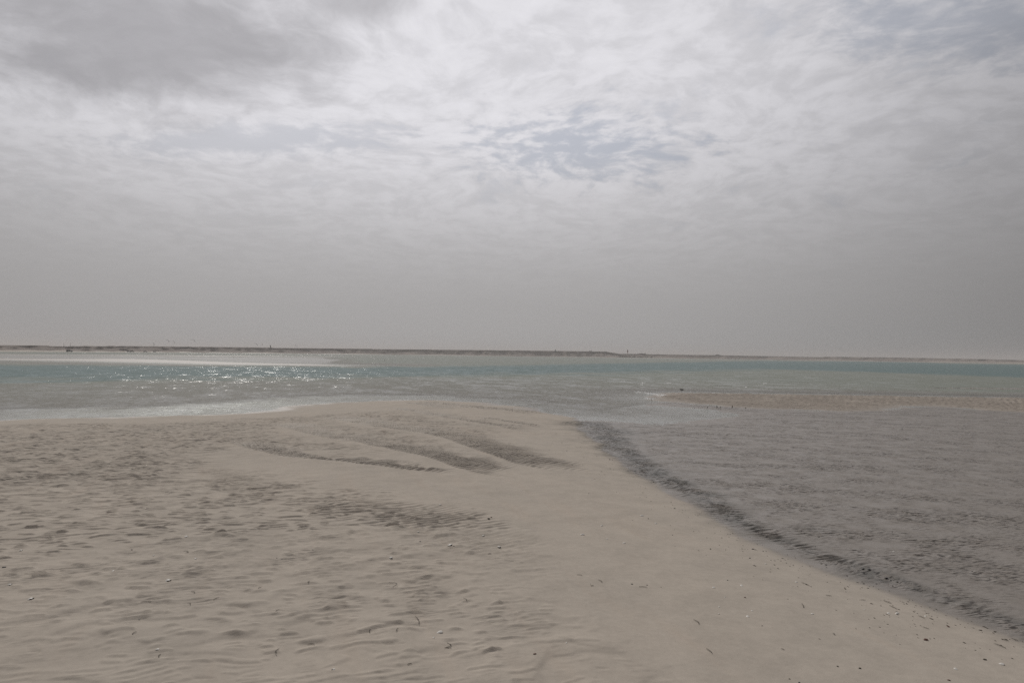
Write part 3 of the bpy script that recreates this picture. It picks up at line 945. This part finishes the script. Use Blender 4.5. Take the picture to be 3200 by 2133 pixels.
# ------------------------------------------------------------------ the wading bird
def make_bird(name):
    b = empty(name)
    m_ = MB()   # body: tail > rump > breast > neck > head, facing -X
    path = [(0.215, 0, 0.225), (0.17, 0, 0.228), (0.10, 0, 0.232), (0.03, 0, 0.236), (-0.04, 0, 0.232), (-0.085, 0, 0.238), (-0.115, 0, 0.262), (-0.13, 0, 0.288), (-0.145, 0, 0.302), (-0.165, 0, 0.300), (-0.182, 0, 0.294)]
    rad = [0.008, 0.022, 0.046, 0.060, 0.058, 0.042, 0.025, 0.020, 0.023, 0.019, 0.006]
    m_.tube(path, rad, 12)
    m_.build('body', M['plumage'], b)
    w_ = MB()
    for s_ in (-1, 1):
        w_.tube([(-0.05, 0.045 * s_, 0.245), (0.03, 0.058 * s_, 0.248), (0.12, 0.040 * s_, 0.238), (0.20, 0.014 * s_, 0.230), (0.245, 0.004 * s_, 0.226)], [0.012, 0.03, 0.026, 0.012, 0.003], 8, 0.9)
    m1 = MB(); m1.v, m1.f = w_.v[:len(w_.v) // 2], w_.f[:len(w_.f) // 2]
    m1.build('wing', M['plumage'], b)
    m2 = MB(); k = len(w_.v) // 2
    m2.v, m2.f = w_.v[k:], [tuple(i - k for i in q) for q in w_.f[len(w_.f) // 2:]]
    m2.build('wing', M['plumage'], b)
    bl = MB()
    bl.tube([(-0.180, 0, 0.296), (-0.205, 0, 0.287), (-0.228, 0, 0.270), (-0.245, 0, 0.247)], [0.008, 0.006, 0.0045, 0.002], 8)
    bl.build('bill', M['bill'], b)
    for s_, dx in ((-1, -0.045), (1, 0.035)):
        lg = MB()
        lg.tube([(0.0, 0.022 * s_, 0.19), (0.012 + dx * 0.3, 0.022 * s_, 0.115), (dx, 0.022 * s_, 0.012)], [0.013, 0.0065, 0.006], 7)
        for a in (-0.5, 0.0, 0.5):
            lg.tube([(dx, 0.022 * s_, 0.010), (dx - 0.04 * math.cos(a), 0.022 * s_ + 0.04 * math.sin(a), 0.004)], [0.005, 0.003], 5)
        lg.build('leg', M['leg'], b)
    return b


bird = make_bird('wading_bird')
x, y = at(2130, 1224.5)
bird.location = (x, y, max(gz_at(x, y), -0.04))
bird.rotation_euler = (0, 0, R(8))
tag(bird, 'dark wading bird with downcurved bill walking along the brown sandbank edge', 'bird')
far_birds = [(926, 1115.5, 'dark bird standing alone at the far edge of the bright shallows'),
             (1049, 1116.5, 'dark bird in the bright shallows, upper one of a close pair'),
             (1054, 1117.5, 'dark bird in the bright shallows, lower one of a close pair'),
             (1085, 1122.0, 'tiny dark bird wading near the tip of the bright shallows'),
             (1202, 1128.2, 'single tiny bird standing in grey water beyond the sand spit'),
             (731, 1118.5, 'small dark bird on the bright shallows above the spit')]
for px_, py_, lab in far_birds:
    c = copy_tree(bird)
    x, y = at(px_, py_)
    c.location = (x, y, max(gz_at(x, y), -0.06)); c.scale = (1.25,) * 3
    c.rotation_euler = (0, 0, R(random.Random(px_).uniform(-60, 240)))
    tag(c, lab, 'bird')


# ------------------------------------------------------------------ kites
def make_kite(name, mat, flat=False):
    k = empty(name)
    cm = MB(); n, mch = 14, 4
    vs, fs = [], []
    th = 0.02
    for side in (1, -1):
        for i in range(n + 1):
            a = math.pi * (0.12 + 0.76 * i / n)
            ch = 0.55 * math.sin(math.pi * (0.08 + 0.84 * i / n)) ** 0.6
            for j in range(mch + 1):
                s_ = j / mch
                bulge = 0.10 * math.sin(math.pi * s_)
                rr = 1.0 + bulge * 0.6 + side * th
                vs.append((math.cos(a) * rr, -ch * 0.4 + ch * s_, math.sin(a) * rr * 0.9 - 0.3))
    st = (n + 1) * (mch + 1)
    for i in range(n):
        for j in range(mch):
            q = (i * (mch + 1) + j, i * (mch + 1) + j + 1, (i + 1) * (mch + 1) + j + 1, (i + 1) * (mch + 1) + j)
            fs.append(q); fs.append(tuple(v_ + st for v_ in q[::-1]))
    cm.add(vs, fs)
    cm.build('canopy', mat, k)
    lm = MB()
    pts = []
    for i in range(n + 1):
        a = math.pi * (0.12 + 0.76 * i / n)
        ch = 0.55 * math.sin(math.pi * (0.08 + 0.84 * i / n)) ** 0.6
        pts.append((math.cos(a), -ch * 0.4, math.sin(a) * 0.9 - 0.3))
    lm.tube(pts, [0.02 + 0.05 * math.sin(math.pi * i / n) for i in range(n + 1)], 7)
    lm.build('leading_edge_tube', M['tube'], k)
    return k


KITES = [  # px, py, half span in px, roll, yaw, cloth, label
    (477, 1075.5, 3.6, 62, 40, 'k_teal', 'teal kite flying low just above the cliff rim'),
    (523, 1066.0, 3.6, 45, 20, 'k_blue', 'dark blue kite, first of the three higher kites'),
    (541, 1069.0, 3.1, 45, 20, 'k_dark', 'grey kite flying between the two higher kites'),
    (603.5, 1064.8, 3.8, 35, 15, 'k_dark', 'dark grey kite highest of all, drifting apart from the others'),
    (800, 1076.5, 3.2, 40, 10, 'k_dark', 'thin arched grey kite above the cliff beside a red kite'),
    (818.5, 1077.2, 2.2, 20, 70, 'k_red', 'small dark red kite above the cliff'),
    (844, 1082.6, 3.0, 85, 80, 'k_dark', 'dark kite seen edge on, standing upright on the skyline'),
    (925.5, 1077.2, 2.2, -45, 20, 'k_dark', 'faint small kite, upper one of a stacked pair'),
    (924.5, 1082.2, 2.2, 10, 30, 'k_dark', 'small dark kite, lower one of a stacked pair'),
    (1735, 1095.6, 2.9, 80, 70, 'k_dark', 'small dark kite crossing the rim of the long cliff'),
    (1960.3, 1097.8, 3.6, 92, 60, 'k_red', 'upright dark red kite alone in the sky above the low shore'),
    (2015.8, 1106.5, 2.9, 85, 70, 'k_dark', 'dark kite beside the small pointed mound'),
    (935, 1092.4, 2.2, 30, 40, 'k_dark', 'small dark kite seen against the cliff face'),
]
for px_, py_, hs, roll, yaw, cl, lab in KITES:
    k = make_kite('kite', M[cl])
    rr = 0.9 * float(shore_r(math.atan((px_ - 1600) / FPX)))
    k.location = ray(px_, py_, rr)
    k.scale = (1.55 * hs / FPX * rr,) * 3
    k.rotation_euler = (0, R(roll), R(yaw))
    tag(k, lab, 'kite', 'kites over the far shore')


# ------------------------------------------------------------------ things on the far shore
def shore_point(px_, back):
    a = math.atan((px_ - 1600) / FPX)
    rr = float(shore_r(a)) + back
    x, y = rr * math.sin(a), rr * math.cos(a)
    f = max(0.0, min(1.0, (back + 25) / 85.0)); f = f * f * (3 - 2 * f)
    return Vector((x, y, -0.5 + 1.9 * f)), a


def make_car(name, paint):
    c = empty(name)
    b = MB()
    b.prism([(-2.2, 0.35), (2.2, 0.35), (2.25, 0.8), (1.9, 1.0), (1.0, 1.05), (-2.2, 1.1)], -0.88, 0.88)
    b.build('body', paint, c, False)
    g = MB()
    g.prism([(-2.0, 1.11), (1.0, 1.06), (0.45, 1.72), (-1.8, 1.78)], -0.80, 0.80)
    g.build('cabin', M['glass'], c, False)
    for sx in (-1.4, 1.4):
        for sy in (-0.85, 0.85):
            w_ = MB()
            w_.tube([(sx, sy - 0.11, 0.36), (sx, sy + 0.11, 0.36)], 0.36, 12)
            w_.build('wheel', M['tyre'], c, False)
    return c


CARS = [(218, 'car_dark', 1.15, 'black car parked alone on the far beach', 4), (404, 'car_dark', 0.9, 'black car at one end of the dark cluster by the cliff foot', 8),
        (414, 'car_dark', 0.9, 'dark car in the middle of the cluster by the cliff foot', 10), (455, 'car_white', 0.9, 'white car parked near the foot of the cliff', 10),
        (483.5, 'car_dark', 0.7, 'small dark car between the white car and the red kite', 10)]
for px_, paint, sc_, lab, bk in CARS:
    c = make_car('parked_car', M[paint])
    p, a = shore_point(px_, bk)
    c.location = p; c.scale = (sc_,) * 3; c.rotation_euler = (0, 0, -a + R(random.Random(px_).uniform(-20, 20)))
    tag(c, lab, 'car', 'cars parked on the far beach')


def make_tent(name, cloth):
    t_ = empty(name)
    w_ = MB()
    w_.prism([(-1.5, 0), (1.5, 0), (1.4, 1.7), (-1.4, 1.7)], -1.4, 1.4)
    w_.build('wall', M[cloth], t_, False)
    r_ = MB()
    r_.prism([(-1.75, 1.7), (1.75, 1.7), (0.1, 2.7), (-0.1, 2.7)], -1.6, 1.6)
    r_.build('roof', M['canvas'], t_, False)
    d_ = MB()
    d_.box((0, -1.42, 0.8), (0.8, 0.06, 1.6))
    d_.build('door', M['tyre'], t_, False)
    return t_


proto = {k: make_tent('beach_tent', k) for k in ('canvas', 'canvas_pale')}
TENTS = [1931, 1937, 1941, 1946, 1950, 1955.5, 1960, 1967.5, 1971, 1976.5, 1981, 1984.5, 1992, 1996.5, 2001, 2003.5, 2009, 2018.5, 2023.5, 2035.5, 2038.5]
ORD = ['first', 'second', 'third', 'fourth', 'fifth', 'sixth', 'seventh', 'eighth', 'ninth', 'tenth', 'eleventh', 'twelfth', 'thirteenth', 'fourteenth',
       'fifteenth', 'sixteenth', 'seventeenth', 'eighteenth', 'nineteenth', 'twentieth', 'twenty-first', 'twenty-second', 'twenty-third', 'twenty-fourth',
       'twenty-fifth', 'twenty-sixth', 'twenty-seventh', 'twenty-eighth', 'twenty-ninth', 'thirtieth', 'thirty-first', 'thirty-second', 'thirty-third', 'thirty-fourth',
       'thirty-fifth', 'thirty-sixth', 'thirty-seventh', 'thirty-eighth', 'thirty-ninth', 'fortieth', 'forty-first', 'forty-second', 'forty-third', 'forty-fourth', 'forty-fifth',
       'forty-sixth', 'forty-seventh', 'forty-eighth', 'forty-ninth', 'fiftieth']
used = set()
for i, px_ in enumerate(TENTS):
    kd = 'canvas_pale' if i % 5 == 3 else 'canvas'
    t_ = proto[kd] if kd not in used else copy_tree(proto[kd])
    used.add(kd)
    p, a = shore_point(px_, 6 + (i * 7 % 5) * 1.5)
    t_.location = p
    s_ = 0.78 + 0.12 * (i * 5 % 4)
    t_.scale = (s_, s_, s_ * (1.0 + 0.12 * (i % 3)))
    t_.rotation_euler = (0, 0, -a + R((i * 37) % 40 - 20))
    tag(t_, ORD[i] + (' pale' if kd == 'canvas_pale' else ' dark') + ' beach tent from the long cliff end in the shoreline camp', 'tent', 'tents of the camp on the far shore')

for px_, cl, lab, bk in [(525, 'k_red', 'red kite lying on the far beach', 6), (818, 'k_red', 'dark red kite lying against the slope of the cliff foot', 8), (557, 'k_dark', 'dark kite lying on the beach beyond the red one', 6)]:
    k = make_kite('grounded_kite', M[cl])
    p, a = shore_point(px_, bk)
    k.location = p + Vector((0, 0, 0.4)); k.scale = (1.6, 1.6, 1.2); k.rotation_euler = (R(12), R(6), -a + R(15))
    tag(k, lab, 'kite')

for px_, topy, lab in [(199.5, 1074.5, 'thin steel mast on the cliff top, nearer the picture edge'), (219.5, 1072.5, 'taller thin steel mast on the cliff top above the black car')]:
    p = ray(px_, 1080.5, 760)
    mt = empty('radio_mast', p)
    hgt = (1081.5 - topy) / FPX * 760
    pm = MB()
    pm.tube([(0, 0, -1.5), (0, 0, hgt)], [0.16, 0.09], 6)
    pm.build('pole', M['steel'], mt)
    for kz in (0.35, 0.6, 0.85):
        br = MB()
        br.tube([(-0.35, 0, hgt * kz), (0.35, 0, hgt * kz)], 0.05, 5)
        br.build('cross_arm', M['steel'], mt)
    tag(mt, lab, 'mast')

p = ray(1845, 1097.2, float(shore_r(math.atan((1845 - 1600) / FPX))) + 75)
hb = empty('flat_roofed_house', (p.x, p.y, p.z - 1.2))
w_ = MB(); w_.box((0, 0, 1.0), (6.0, 4.0, 2.0)); w_.build('wall', M['plaster'], hb, False)
r_ = MB(); r_.box((0, 0, 2.1), (6.4, 4.4, 0.2)); r_.build('roof', M['plaster'], hb, False)
tag(hb, 'low flat roofed house on the rim near the end of the long cliff', 'house')

# ------------------------------------------------------------------ foam at the sandbank tip and on small breakers
rnd = random.Random(5)
fm = MB()


def foam_blob(x, y, z, s):
    n = 7
    vs = [(x, y, z + s * 0.32)]
    for k in range(n):
        a = 2 * math.pi * k / n
        rr = s * rnd.uniform(0.7, 1.25)
        vs.append((x + math.cos(a) * rr, y + math.sin(a) * rr * 1.2, z - 0.01))
    for k in range(n):
        a = 2 * math.pi * (k + 0.5) / n
    fs = [(0, 1 + k, 1 + (k + 1) % n) for k in range(n)]
    fm.add(vs, fs)


def foam_line(pts, n, spread, s0, s1):
    for _ in range(n):
        i = rnd.randrange(len(pts) - 1); t_ = rnd.random()
        a, b = pts[i], pts[i + 1]
        px_ = a[0] + (b[0] - a[0]) * t_ + rnd.gauss(0, spread * 2.2)
        py_ = a[1] + (b[1] - a[1]) * t_ + rnd.gauss(0, spread * 0.55)
        x, y = at(px_, py_, 0.02)
        foam_blob(x, y, max(0.005, gz_at(x, y) + 0.004), rnd.uniform(s0, s1))


foam_line([(1984, 1222.5), (2010, 1226), (2035, 1229), (2055, 1232), (2072, 1235), (2080, 1234)], 150, 2.2, 0.02, 0.075)
foam_line([(2050, 1240), (2070, 1236)], 26, 2.0, 0.02, 0.05)
foam_line([(2016, 1243), (2030, 1245), (2042, 1247)], 34, 1.8, 0.02, 0.05)
foam_line([(2060, 1225.5), (2150, 1226), (2250, 1227.5), (2330, 1229)], 60, 0.6, 0.015, 0.035)
for px_, py_ in [(1950, 1189), (1945, 1191), (2003, 1201), (2090, 1195.5), (2330, 1209), (2373, 1203), (2390, 1197), (2010, 1196)]:
    foam_line([(px_ - 5, py_), (px_ + 6, py_ - 0.6)], 14, 1.1, 0.03, 0.09)
foam_line([(640, 1209), (900, 1205)], 20, 2.0, 0.02, 0.06)
o = fm.build('sea_foam', M['foam'])
o['kind'] = 'stuff'
o['label'] = 'white foam along the tip of the brown sandbank and small breakers'


# ------------------------------------------------------------------ shells, weed and pebbles on the sand
def make_shell(L, seed, slim=0.55):
    """half of a bivalve: a ribbed, domed fan"""
    rn = random.Random(seed)
    n, k = 12, 4
    vs, fs = [], []
    for j in range(k + 1):
        f = j / k
        for i in range(n + 1):
            a = math.pi * (0.06 + 0.88 * i / n)
            rib = 1 + 0.05 * (i % 2)
            rr = L * f * rib
            x = math.cos(a) * rr * slim
            y = math.sin(a) * rr - L * 0.5
            z = L * 0.26 * (1 - (2 * f - 0.9) ** 2) * (0.55 + 0.45 * math.sin(a)) * (1.0 if f > 0 else 0.3)
            vs.append((x, y, max(z, 0)))
    w_ = n + 1
    for j in range(k):
        for i in range(n):
            fs.append((j * w_ + i, j * w_ + i + 1, (j + 1) * w_ + i + 1, (j + 1) * w_ + i))
    # underside
    base = len(vs)
    vs += [(x, y, z - L * 0.03) for x, y, z in vs]
    fs += [tuple(base + q for q in f[::-1]) for f in fs]
    b = MB(); b.add(vs, fs)
    return b


def make_strand(L, bend, seed, thick=0.004):
    rn = random.Random(seed)
    pts = []
    n = 9
    kink = rn.uniform(-0.3, 0.3)
    for i in range(n + 1):
        t_ = i / n - 0.5
        pts.append((t_ * L, bend * L * (0.25 - t_ * t_) * 2 + kink * 0.12 * L * math.sin(t_ * 7), thick * 0.8 + abs(math.sin(i * 1.7 + seed)) * thick))
    b = MB()
    b.tube(pts, [thick * (0.5 + 0.6 * math.sin(math.pi * (0.1 + 0.8 * i / n))) for i in range(n + 1)], 6, 0.6)
    return b


def make_lump(s, seed, squash=0.6):
    rn = random.Random(seed)
    b = MB()
    n = 8
    vs = [(0, 0, s * squash)]
    for j, (rr, zz) in enumerate(((0.65, 0.75), (1.0, 0.25), (0.9, -0.2))):
        for k in range(n):
            a = 2 * math.pi * k / n + j * 0.3
            q = s * rr * rn.uniform(0.75, 1.25)
            vs.append((math.cos(a) * q * 1.3, math.sin(a) * q, s * squash * zz * rn.uniform(0.8, 1.2)))
    fs = [(0, 1 + k, 1 + (k + 1) % n) for k in range(n)]
    for j in range(2):
        for k in range(n):
            fs.append((1 + j * n + k, 1 + (j + 1) * n + k, 1 + (j + 1) * n + (k + 1) % n, 1 + j * n + (k + 1) % n))
    b.add(vs, fs)
    return b


def metres(px_, py_, n):
    x, y, z = on_sand(px_, py_)
    return math.hypot(x, y) * n / FPX


SHELLS = [  # px, py, length in pixels, slimness
    (2538, 1917, 8, .5), (2776, 1915, 8, .5), (2803, 1916, 13, .22), (2891, 1924, 5, .7), (3130, 2074, 13, .35), (2986, 2089, 9, .6), (2488, 1818, 7, .5),
    (2230, 1835, 9, .45), (2317, 1829, 7, .8), (2336, 1925, 8, .7), (2247, 1895, 5, .6), (2246, 1917, 5, .6), (1897, 1683, 6, .5), (1950, 1696, 10, .3), (1820, 1670, 14, .22),
    (2392, 1761, 6, .5), (1374, 1975, 21, .32), (1222, 1745, 12, .35), (1510, 1669, 8, .4), (1355, 1991, 7, .5), (1043, 2090, 8, .5), (1406, 1703, 17, .35), (1560, 1708, 12, .3),
    (353, 1783, 7, .6), (95, 1871, 15, .4), (525, 1813, 18, .3), (30, 1826, 10, .35), (65, 1719, 9, .35), (582, 1676, 11, .4), (492, 2028, 11, .4), (610, 1745, 8, .4),
    (1307, 1660, 7, .4), (1375, 1577, 10, .25), (2006, 1611, 12, .25), (2050, 1635, 9, .3), (1880, 1642, 10, .25), (2604, 1510, 5, .5), (2613, 1538, 6, .4), (2792, 1723, 6, .4), (2701, 1903, 4, .6),
    (2350, 1907, 5, .6), (2265, 1865, 4, .6), (1770, 2007, 5, .7), (2190, 1688, 4, .6), (480, 1735, 6, .4)]
SHELLS.sort()
STRANDS = [  # px, py, length in pixels, angle on the picture, bend
    (2517, 1825, 27, -22, .1), (2508, 1892, 15, -65, .1), (2590, 1861, 18, -8, .1), (2697, 1875, 16, -4, .1), (2773, 1881, 27, -20, .1), (2790, 1897, 26, -25, .1),
    (2880, 1928, 22, -22, .1), (2893, 1962, 22, -18, .1), (2605, 1981, 9, -40, .3), (2446, 2029, 12, -15, .2), (3140, 2000, 25, -18, .1), (3125, 2018, 40, -22, .1), (3170, 1998, 24, -20, .1),
    (1874, 1816, 13, -35, .5), (1811, 1797, 17, -8, .2), (2010, 1834, 26, -4, .15), (2175, 1943, 22, -40, .35), (2216, 2034, 24, -38, .15), (1850, 1830, 10, 5, .2),
    (1221, 1827, 18, -50, .9), (1303, 1938, 28, -65, .15), (1242, 1967, 10, 55, .2), (1393, 2017, 17, 60, -.9), (972, 2014, 22, 0, .5), (869, 2033, 15, 60, .4), (1280, 2075, 14, 14, .2),
    (1303, 1938, 6, -30, .2), (1453, 1873, 13, -35, .2), (1303, 1935, 26, 34, .1), (812, 1837, 11, 25, .4), (965, 1819, 8, 40, .2), (870, 1910, 9, 65, .7), (1400, 2025, 22, -5, .1),
    (500, 2050, 12, 65, .3), (602, 1851, 11, -25, .5), (676, 1870, 19, 22, .1), (577, 1725, 9, -45, .8), (590, 1887, 9, -20, .5), (420, 1978, 16, 28, .3), (456, 1881, 32, 4, .35), (650, 1650, 14, 20, .2),
    (1160, 1960, 12, 50, .2), (1530, 1730, 10, 5, .3)]
STRANDS = [q for q in STRANDS if not (q[0] == 1303 and q[2] != 28)]
STRANDS.sort()
LUMPS = [  # px, py, width in pixels, material, raise
    (2567, 1760, 8, 'pebble'), (2581, 1764, 9, 'pebble'), (2647, 1798, 7, 'pebble'), (2699, 1823, 8, 'weed'), (2739, 1823, 7, 'pebble'), (2964, 1957, 10, 'red_weed'), (3064, 1968, 10, 'weed'),
    (3110, 1973, 12, 'weed'), (3078, 2060, 12, 'weed'), (2687, 2087, 11, 'weed'), (2618, 2081, 9, 'weed'), (2467, 2120, 8, 'weed'), (2497, 2131, 9, 'pebble'), (2965, 2124, 10, 'red_weed'), (2893, 1998, 18, 'red_weed'),
    (1975, 1824, 9, 'pebble'), (2022, 1827, 7, 'pebble'), (2353, 1715, 10, 'pebble'), (2343, 1743, 8, 'weed'), (2274, 1812, 7, 'pebble'), (2328, 1866, 8, 'red_weed'), (2066, 1834, 5, 'red_weed'), (1671, 2042, 15, 'red_weed'),
    (2382, 1954, 6, 'weed'), (1845, 1823, 4, 'pebble'), (1313, 1691, 8, 'pebble'), (1388, 1698, 5, 'pebble'), (1403, 1703, 5, 'pebble'), (1418, 1705, 6, 'pebble'), (865, 1743, 5, 'pebble'), (881, 1746, 5, 'pebble'),
    (978, 1717, 6, 'pebble'), (1038, 2091, 7, 'pebble'), (12, 1770, 13, 'pebble'), (412, 1717, 8, 'pebble'), (435, 1935, 6, 'pebble'), (1535, 1616, 9, 'red_weed'), (1527, 1620, 12, 'weed'),
    (2570, 1576, 6, 'pebble'), (2559, 1677, 7, 'pebble'), (2503, 1660, 6, 'pebble'), (2819, 1339, 7, 'pebble'), (2978, 1346, 5, 'pebble'), (2548, 1707, 6, 'pebble'), (3038, 1784, 6, 'pebble'), (2789, 1661, 6, 'pebble'),
    (2320, 1508, 5, 'pebble'), (2108, 1588, 7, 'pebble'), (2272, 1623, 8, 'pebble'), (2042, 1505, 6, 'pebble'), (1905, 1435, 6, 'pebble'), (1716, 1405, 5, 'pebble'), (1771, 1408, 5, 'pebble'), (1788, 1452, 4, 'pebble'), (1840, 1541, 5, 'weed'),
    (2661, 1768, 10, 'pebble'), (2698, 1776, 11, 'pebble'), (2716, 1781, 12, 'pebble'), (2700, 1791, 9, 'pebble'), (2770, 1804, 12, 'pebble'), (2784, 1813, 8, 'pebble'), (2804, 1818, 9, 'pebble'), (2790, 1830, 6, 'pebble')]
LUMPS.sort()


def put(b, name, mat, px_, py_, ang_img, lift=0.0):
    x, y, z = on_sand(px_, py_)
    # picture angle to an angle on the ground
    a = R(ang_img)
    x2, y2 = at(px_ + 10 * math.cos(a), py_ - 10 * math.sin(a), z)
    o = b.build(name, mat)
    o.location = (x, y, z + lift)
    o.rotation_euler = (0, 0, math.atan2(y2 - y, x2 - x))
    return o, math.hypot(x2 - x, y2 - y) / 10.0


def shade(px_, py_):
    return 'on the wet flat' if (px_ > 1900 and py_ < 1125 + 0.55 * (px_ - 1350)) else ('on the rippled sand' if px_ < 1450 and py_ > 1500 else 'on the smooth slope')


cnt = {}
for i, (px_, py_, L, sl) in enumerate(SHELLS):
    size = metres(px_, py_, L)
    rn = random.Random(i)
    o, _ = put(make_shell(size * 0.92, i, sl + 0.15), 'shell', M['shell'], px_, py_, 90 + rn.uniform(-25, 25) if sl > 0.45 else rn.choice([80, 100]), 0.002)
    o.rotation_euler = (R(rn.uniform(-10, 10)), R(rn.uniform(-10, 10)), R(90 + rn.uniform(-35, 35)))
    tag(o, '%s shell from the left edge, a %s white one %s' % (ORD[i], 'slim' if sl < 0.4 else 'rounded', 'bleached on the sand'), 'shell', 'white shells on the sand')
for i, (px_, py_, L, an, bend) in enumerate(STRANDS):
    x, y, z = on_sand(px_, py_)
    a = R(an)
    x2, y2 = at(px_ + L * math.cos(a), py_ - L * math.sin(a), z)
    Lm = min(math.hypot(x2 - x, y2 - y), 0.6)
    o, _ = put(make_strand(Lm, bend, i, 0.0035 * max(1.0, math.hypot(x, y) / 9)), 'weed_strand', M['weed'], px_, py_, an, 0.003)
    tag(o, '%s seagrass strand from the left edge, %s and dark on pale sand' % (ORD[i], 'curled' if abs(bend) > 0.4 else 'nearly straight'), 'seaweed', 'dry seagrass strands on the sand')
n_p = n_w = 0
for i, (px_, py_, wd, mk) in enumerate(LUMPS):
    size = metres(px_, py_, wd) * 0.28
    rn = random.Random(100 + i)
    nm = 'dark_pebble' if mk == 'pebble' else 'weed_clump'
    o, _ = put(make_lump(size, 300 + i, rn.uniform(0.45, 0.8)), nm, M[mk], px_, py_, rn.uniform(-20, 20), size * 0.15)
    if mk == 'pebble':
        j = n_p; n_p += 1
        tag(o, '%s small black pebble counted from the left edge' % ORD[j], 'pebble', 'small dark pebbles on the sand')
    else:
        j = n_w; n_w += 1
        tag(o, '%s clump of %s weed counted from the left edge' % (ORD[j], 'reddish' if mk == 'red_weed' else 'dark'), 'seaweed', 'weed clumps on the sand')
# small flakes of weed strewn along the slope above the trough
fk = MB()
rnd = random.Random(11)
for _ in range(420):
    i = rnd.randrange(3, len(TROUGH) - 1)
    a, b = TROUGH[i - 1], TROUGH[i]
    t_ = rnd.random()
    dx, dy = b[0] - a[0], b[1] - a[1]
    L = math.hypot(dx, dy)
    off = 0.35 + abs(rnd.gauss(0, 1.0)) * 0.75
    x = a[0] + dx * t_ + dy / L * off * 1.0; y = a[1] + dy * t_ - dx / L * off * 1.0
    # the bar lies on the right-hand side of the line
    z = gz_at(x, y)
    ln = rnd.uniform(0.006, 0.016) * (1.9 if rnd.random() < 0.12 else 1.0) * (0.6 + 0.05 * math.hypot(x, y)); wd = ln * rnd.uniform(0.12, 0.3)
    an = math.atan2(dy, dx) + rnd.gauss(0, 0.35)
    c_, s_ = math.cos(an), math.sin(an)
    pts = [(-ln, 0), (0, -wd), (ln, 0), (0, wd)]
    vs_ = [(x + p * c_ - q * s_, y + p * s_ + q * c_, z + 0.003) for p, q in pts] + [(x, y, z + 0.003 + wd * 0.9), (x, y, z - 0.004)]
    fk.add(vs_, [(0, 1, 4), (1, 2, 4), (2, 3, 4), (3, 0, 4), (1, 0, 5), (2, 1, 5), (3, 2, 5), (0, 3, 5)])
o = fk.build('weed_flakes', M['weed'], None, False)
o['kind'] = 'stuff'; o['label'] = 'dark weed flakes strewn along the slope above the silty trough'
STUBS = [(2211, 1274, 5), (2241, 1273.5, 7), (2251, 1273, 4), (2246, 1278, 3), (2251, 1278, 3), (2288, 1273, 7), (2330, 1276, 5), (2170, 1275.5, 3), (2037, 1250, 4)]
for i, (px_, py_, hp) in enumerate(STUBS):
    x, y, z = on_sand(px_, py_)
    hm = math.hypot(x, y) * hp / FPX
    b = MB()
    tl = random.Random(i).uniform(-0.3, 0.3)
    b.tube([(0, 0, -0.02), (tl * hm * 0.5, 0, hm * 0.55), (tl * hm, 0, hm)], [hm * 0.22, hm * 0.16, hm * 0.06], 6)
    b.tube([(0, 0, hm * 0.35), (hm * 0.25, 0.01, hm * 0.6)], [hm * 0.10, hm * 0.03], 5)
    o = b.build('weed_stub', M['weed'])
    o.location = (x, y, z)
    tag(o, '%s upright weed stub along the inner edge of the brown sandbank' % ORD[i], 'seaweed', 'weed stubs below the brown sandbank')

# ------------------------------------------------------------------ dusty air
hb = MB()
hb.box((0, 1200, 18.0), (9000, 9000, 44.0))
hz = hb.build('haze', bpy.data.materials.new('dusty_air'), None, False)
mt = hz.data.materials[0]
mt.use_nodes = True
mt.node_tree.nodes.clear()
t = NT(mt.node_tree)
out = t.n.new('ShaderNodeOutputMaterial')
pv = t.n.new('ShaderNodeVolumePrincipled')
pv.inputs['Color'].default_value = (0.74, 0.72, 0.715, 1)
pv.inputs['Density'].default_value = 0.00030
pv.inputs['Anisotropy'].default_value = 0.2
t.l.new(pv.outputs[0], out.inputs['Volume'])
hz['kind'] = 'stuff'
hz['label'] = 'pale dusty haze over the lagoon'
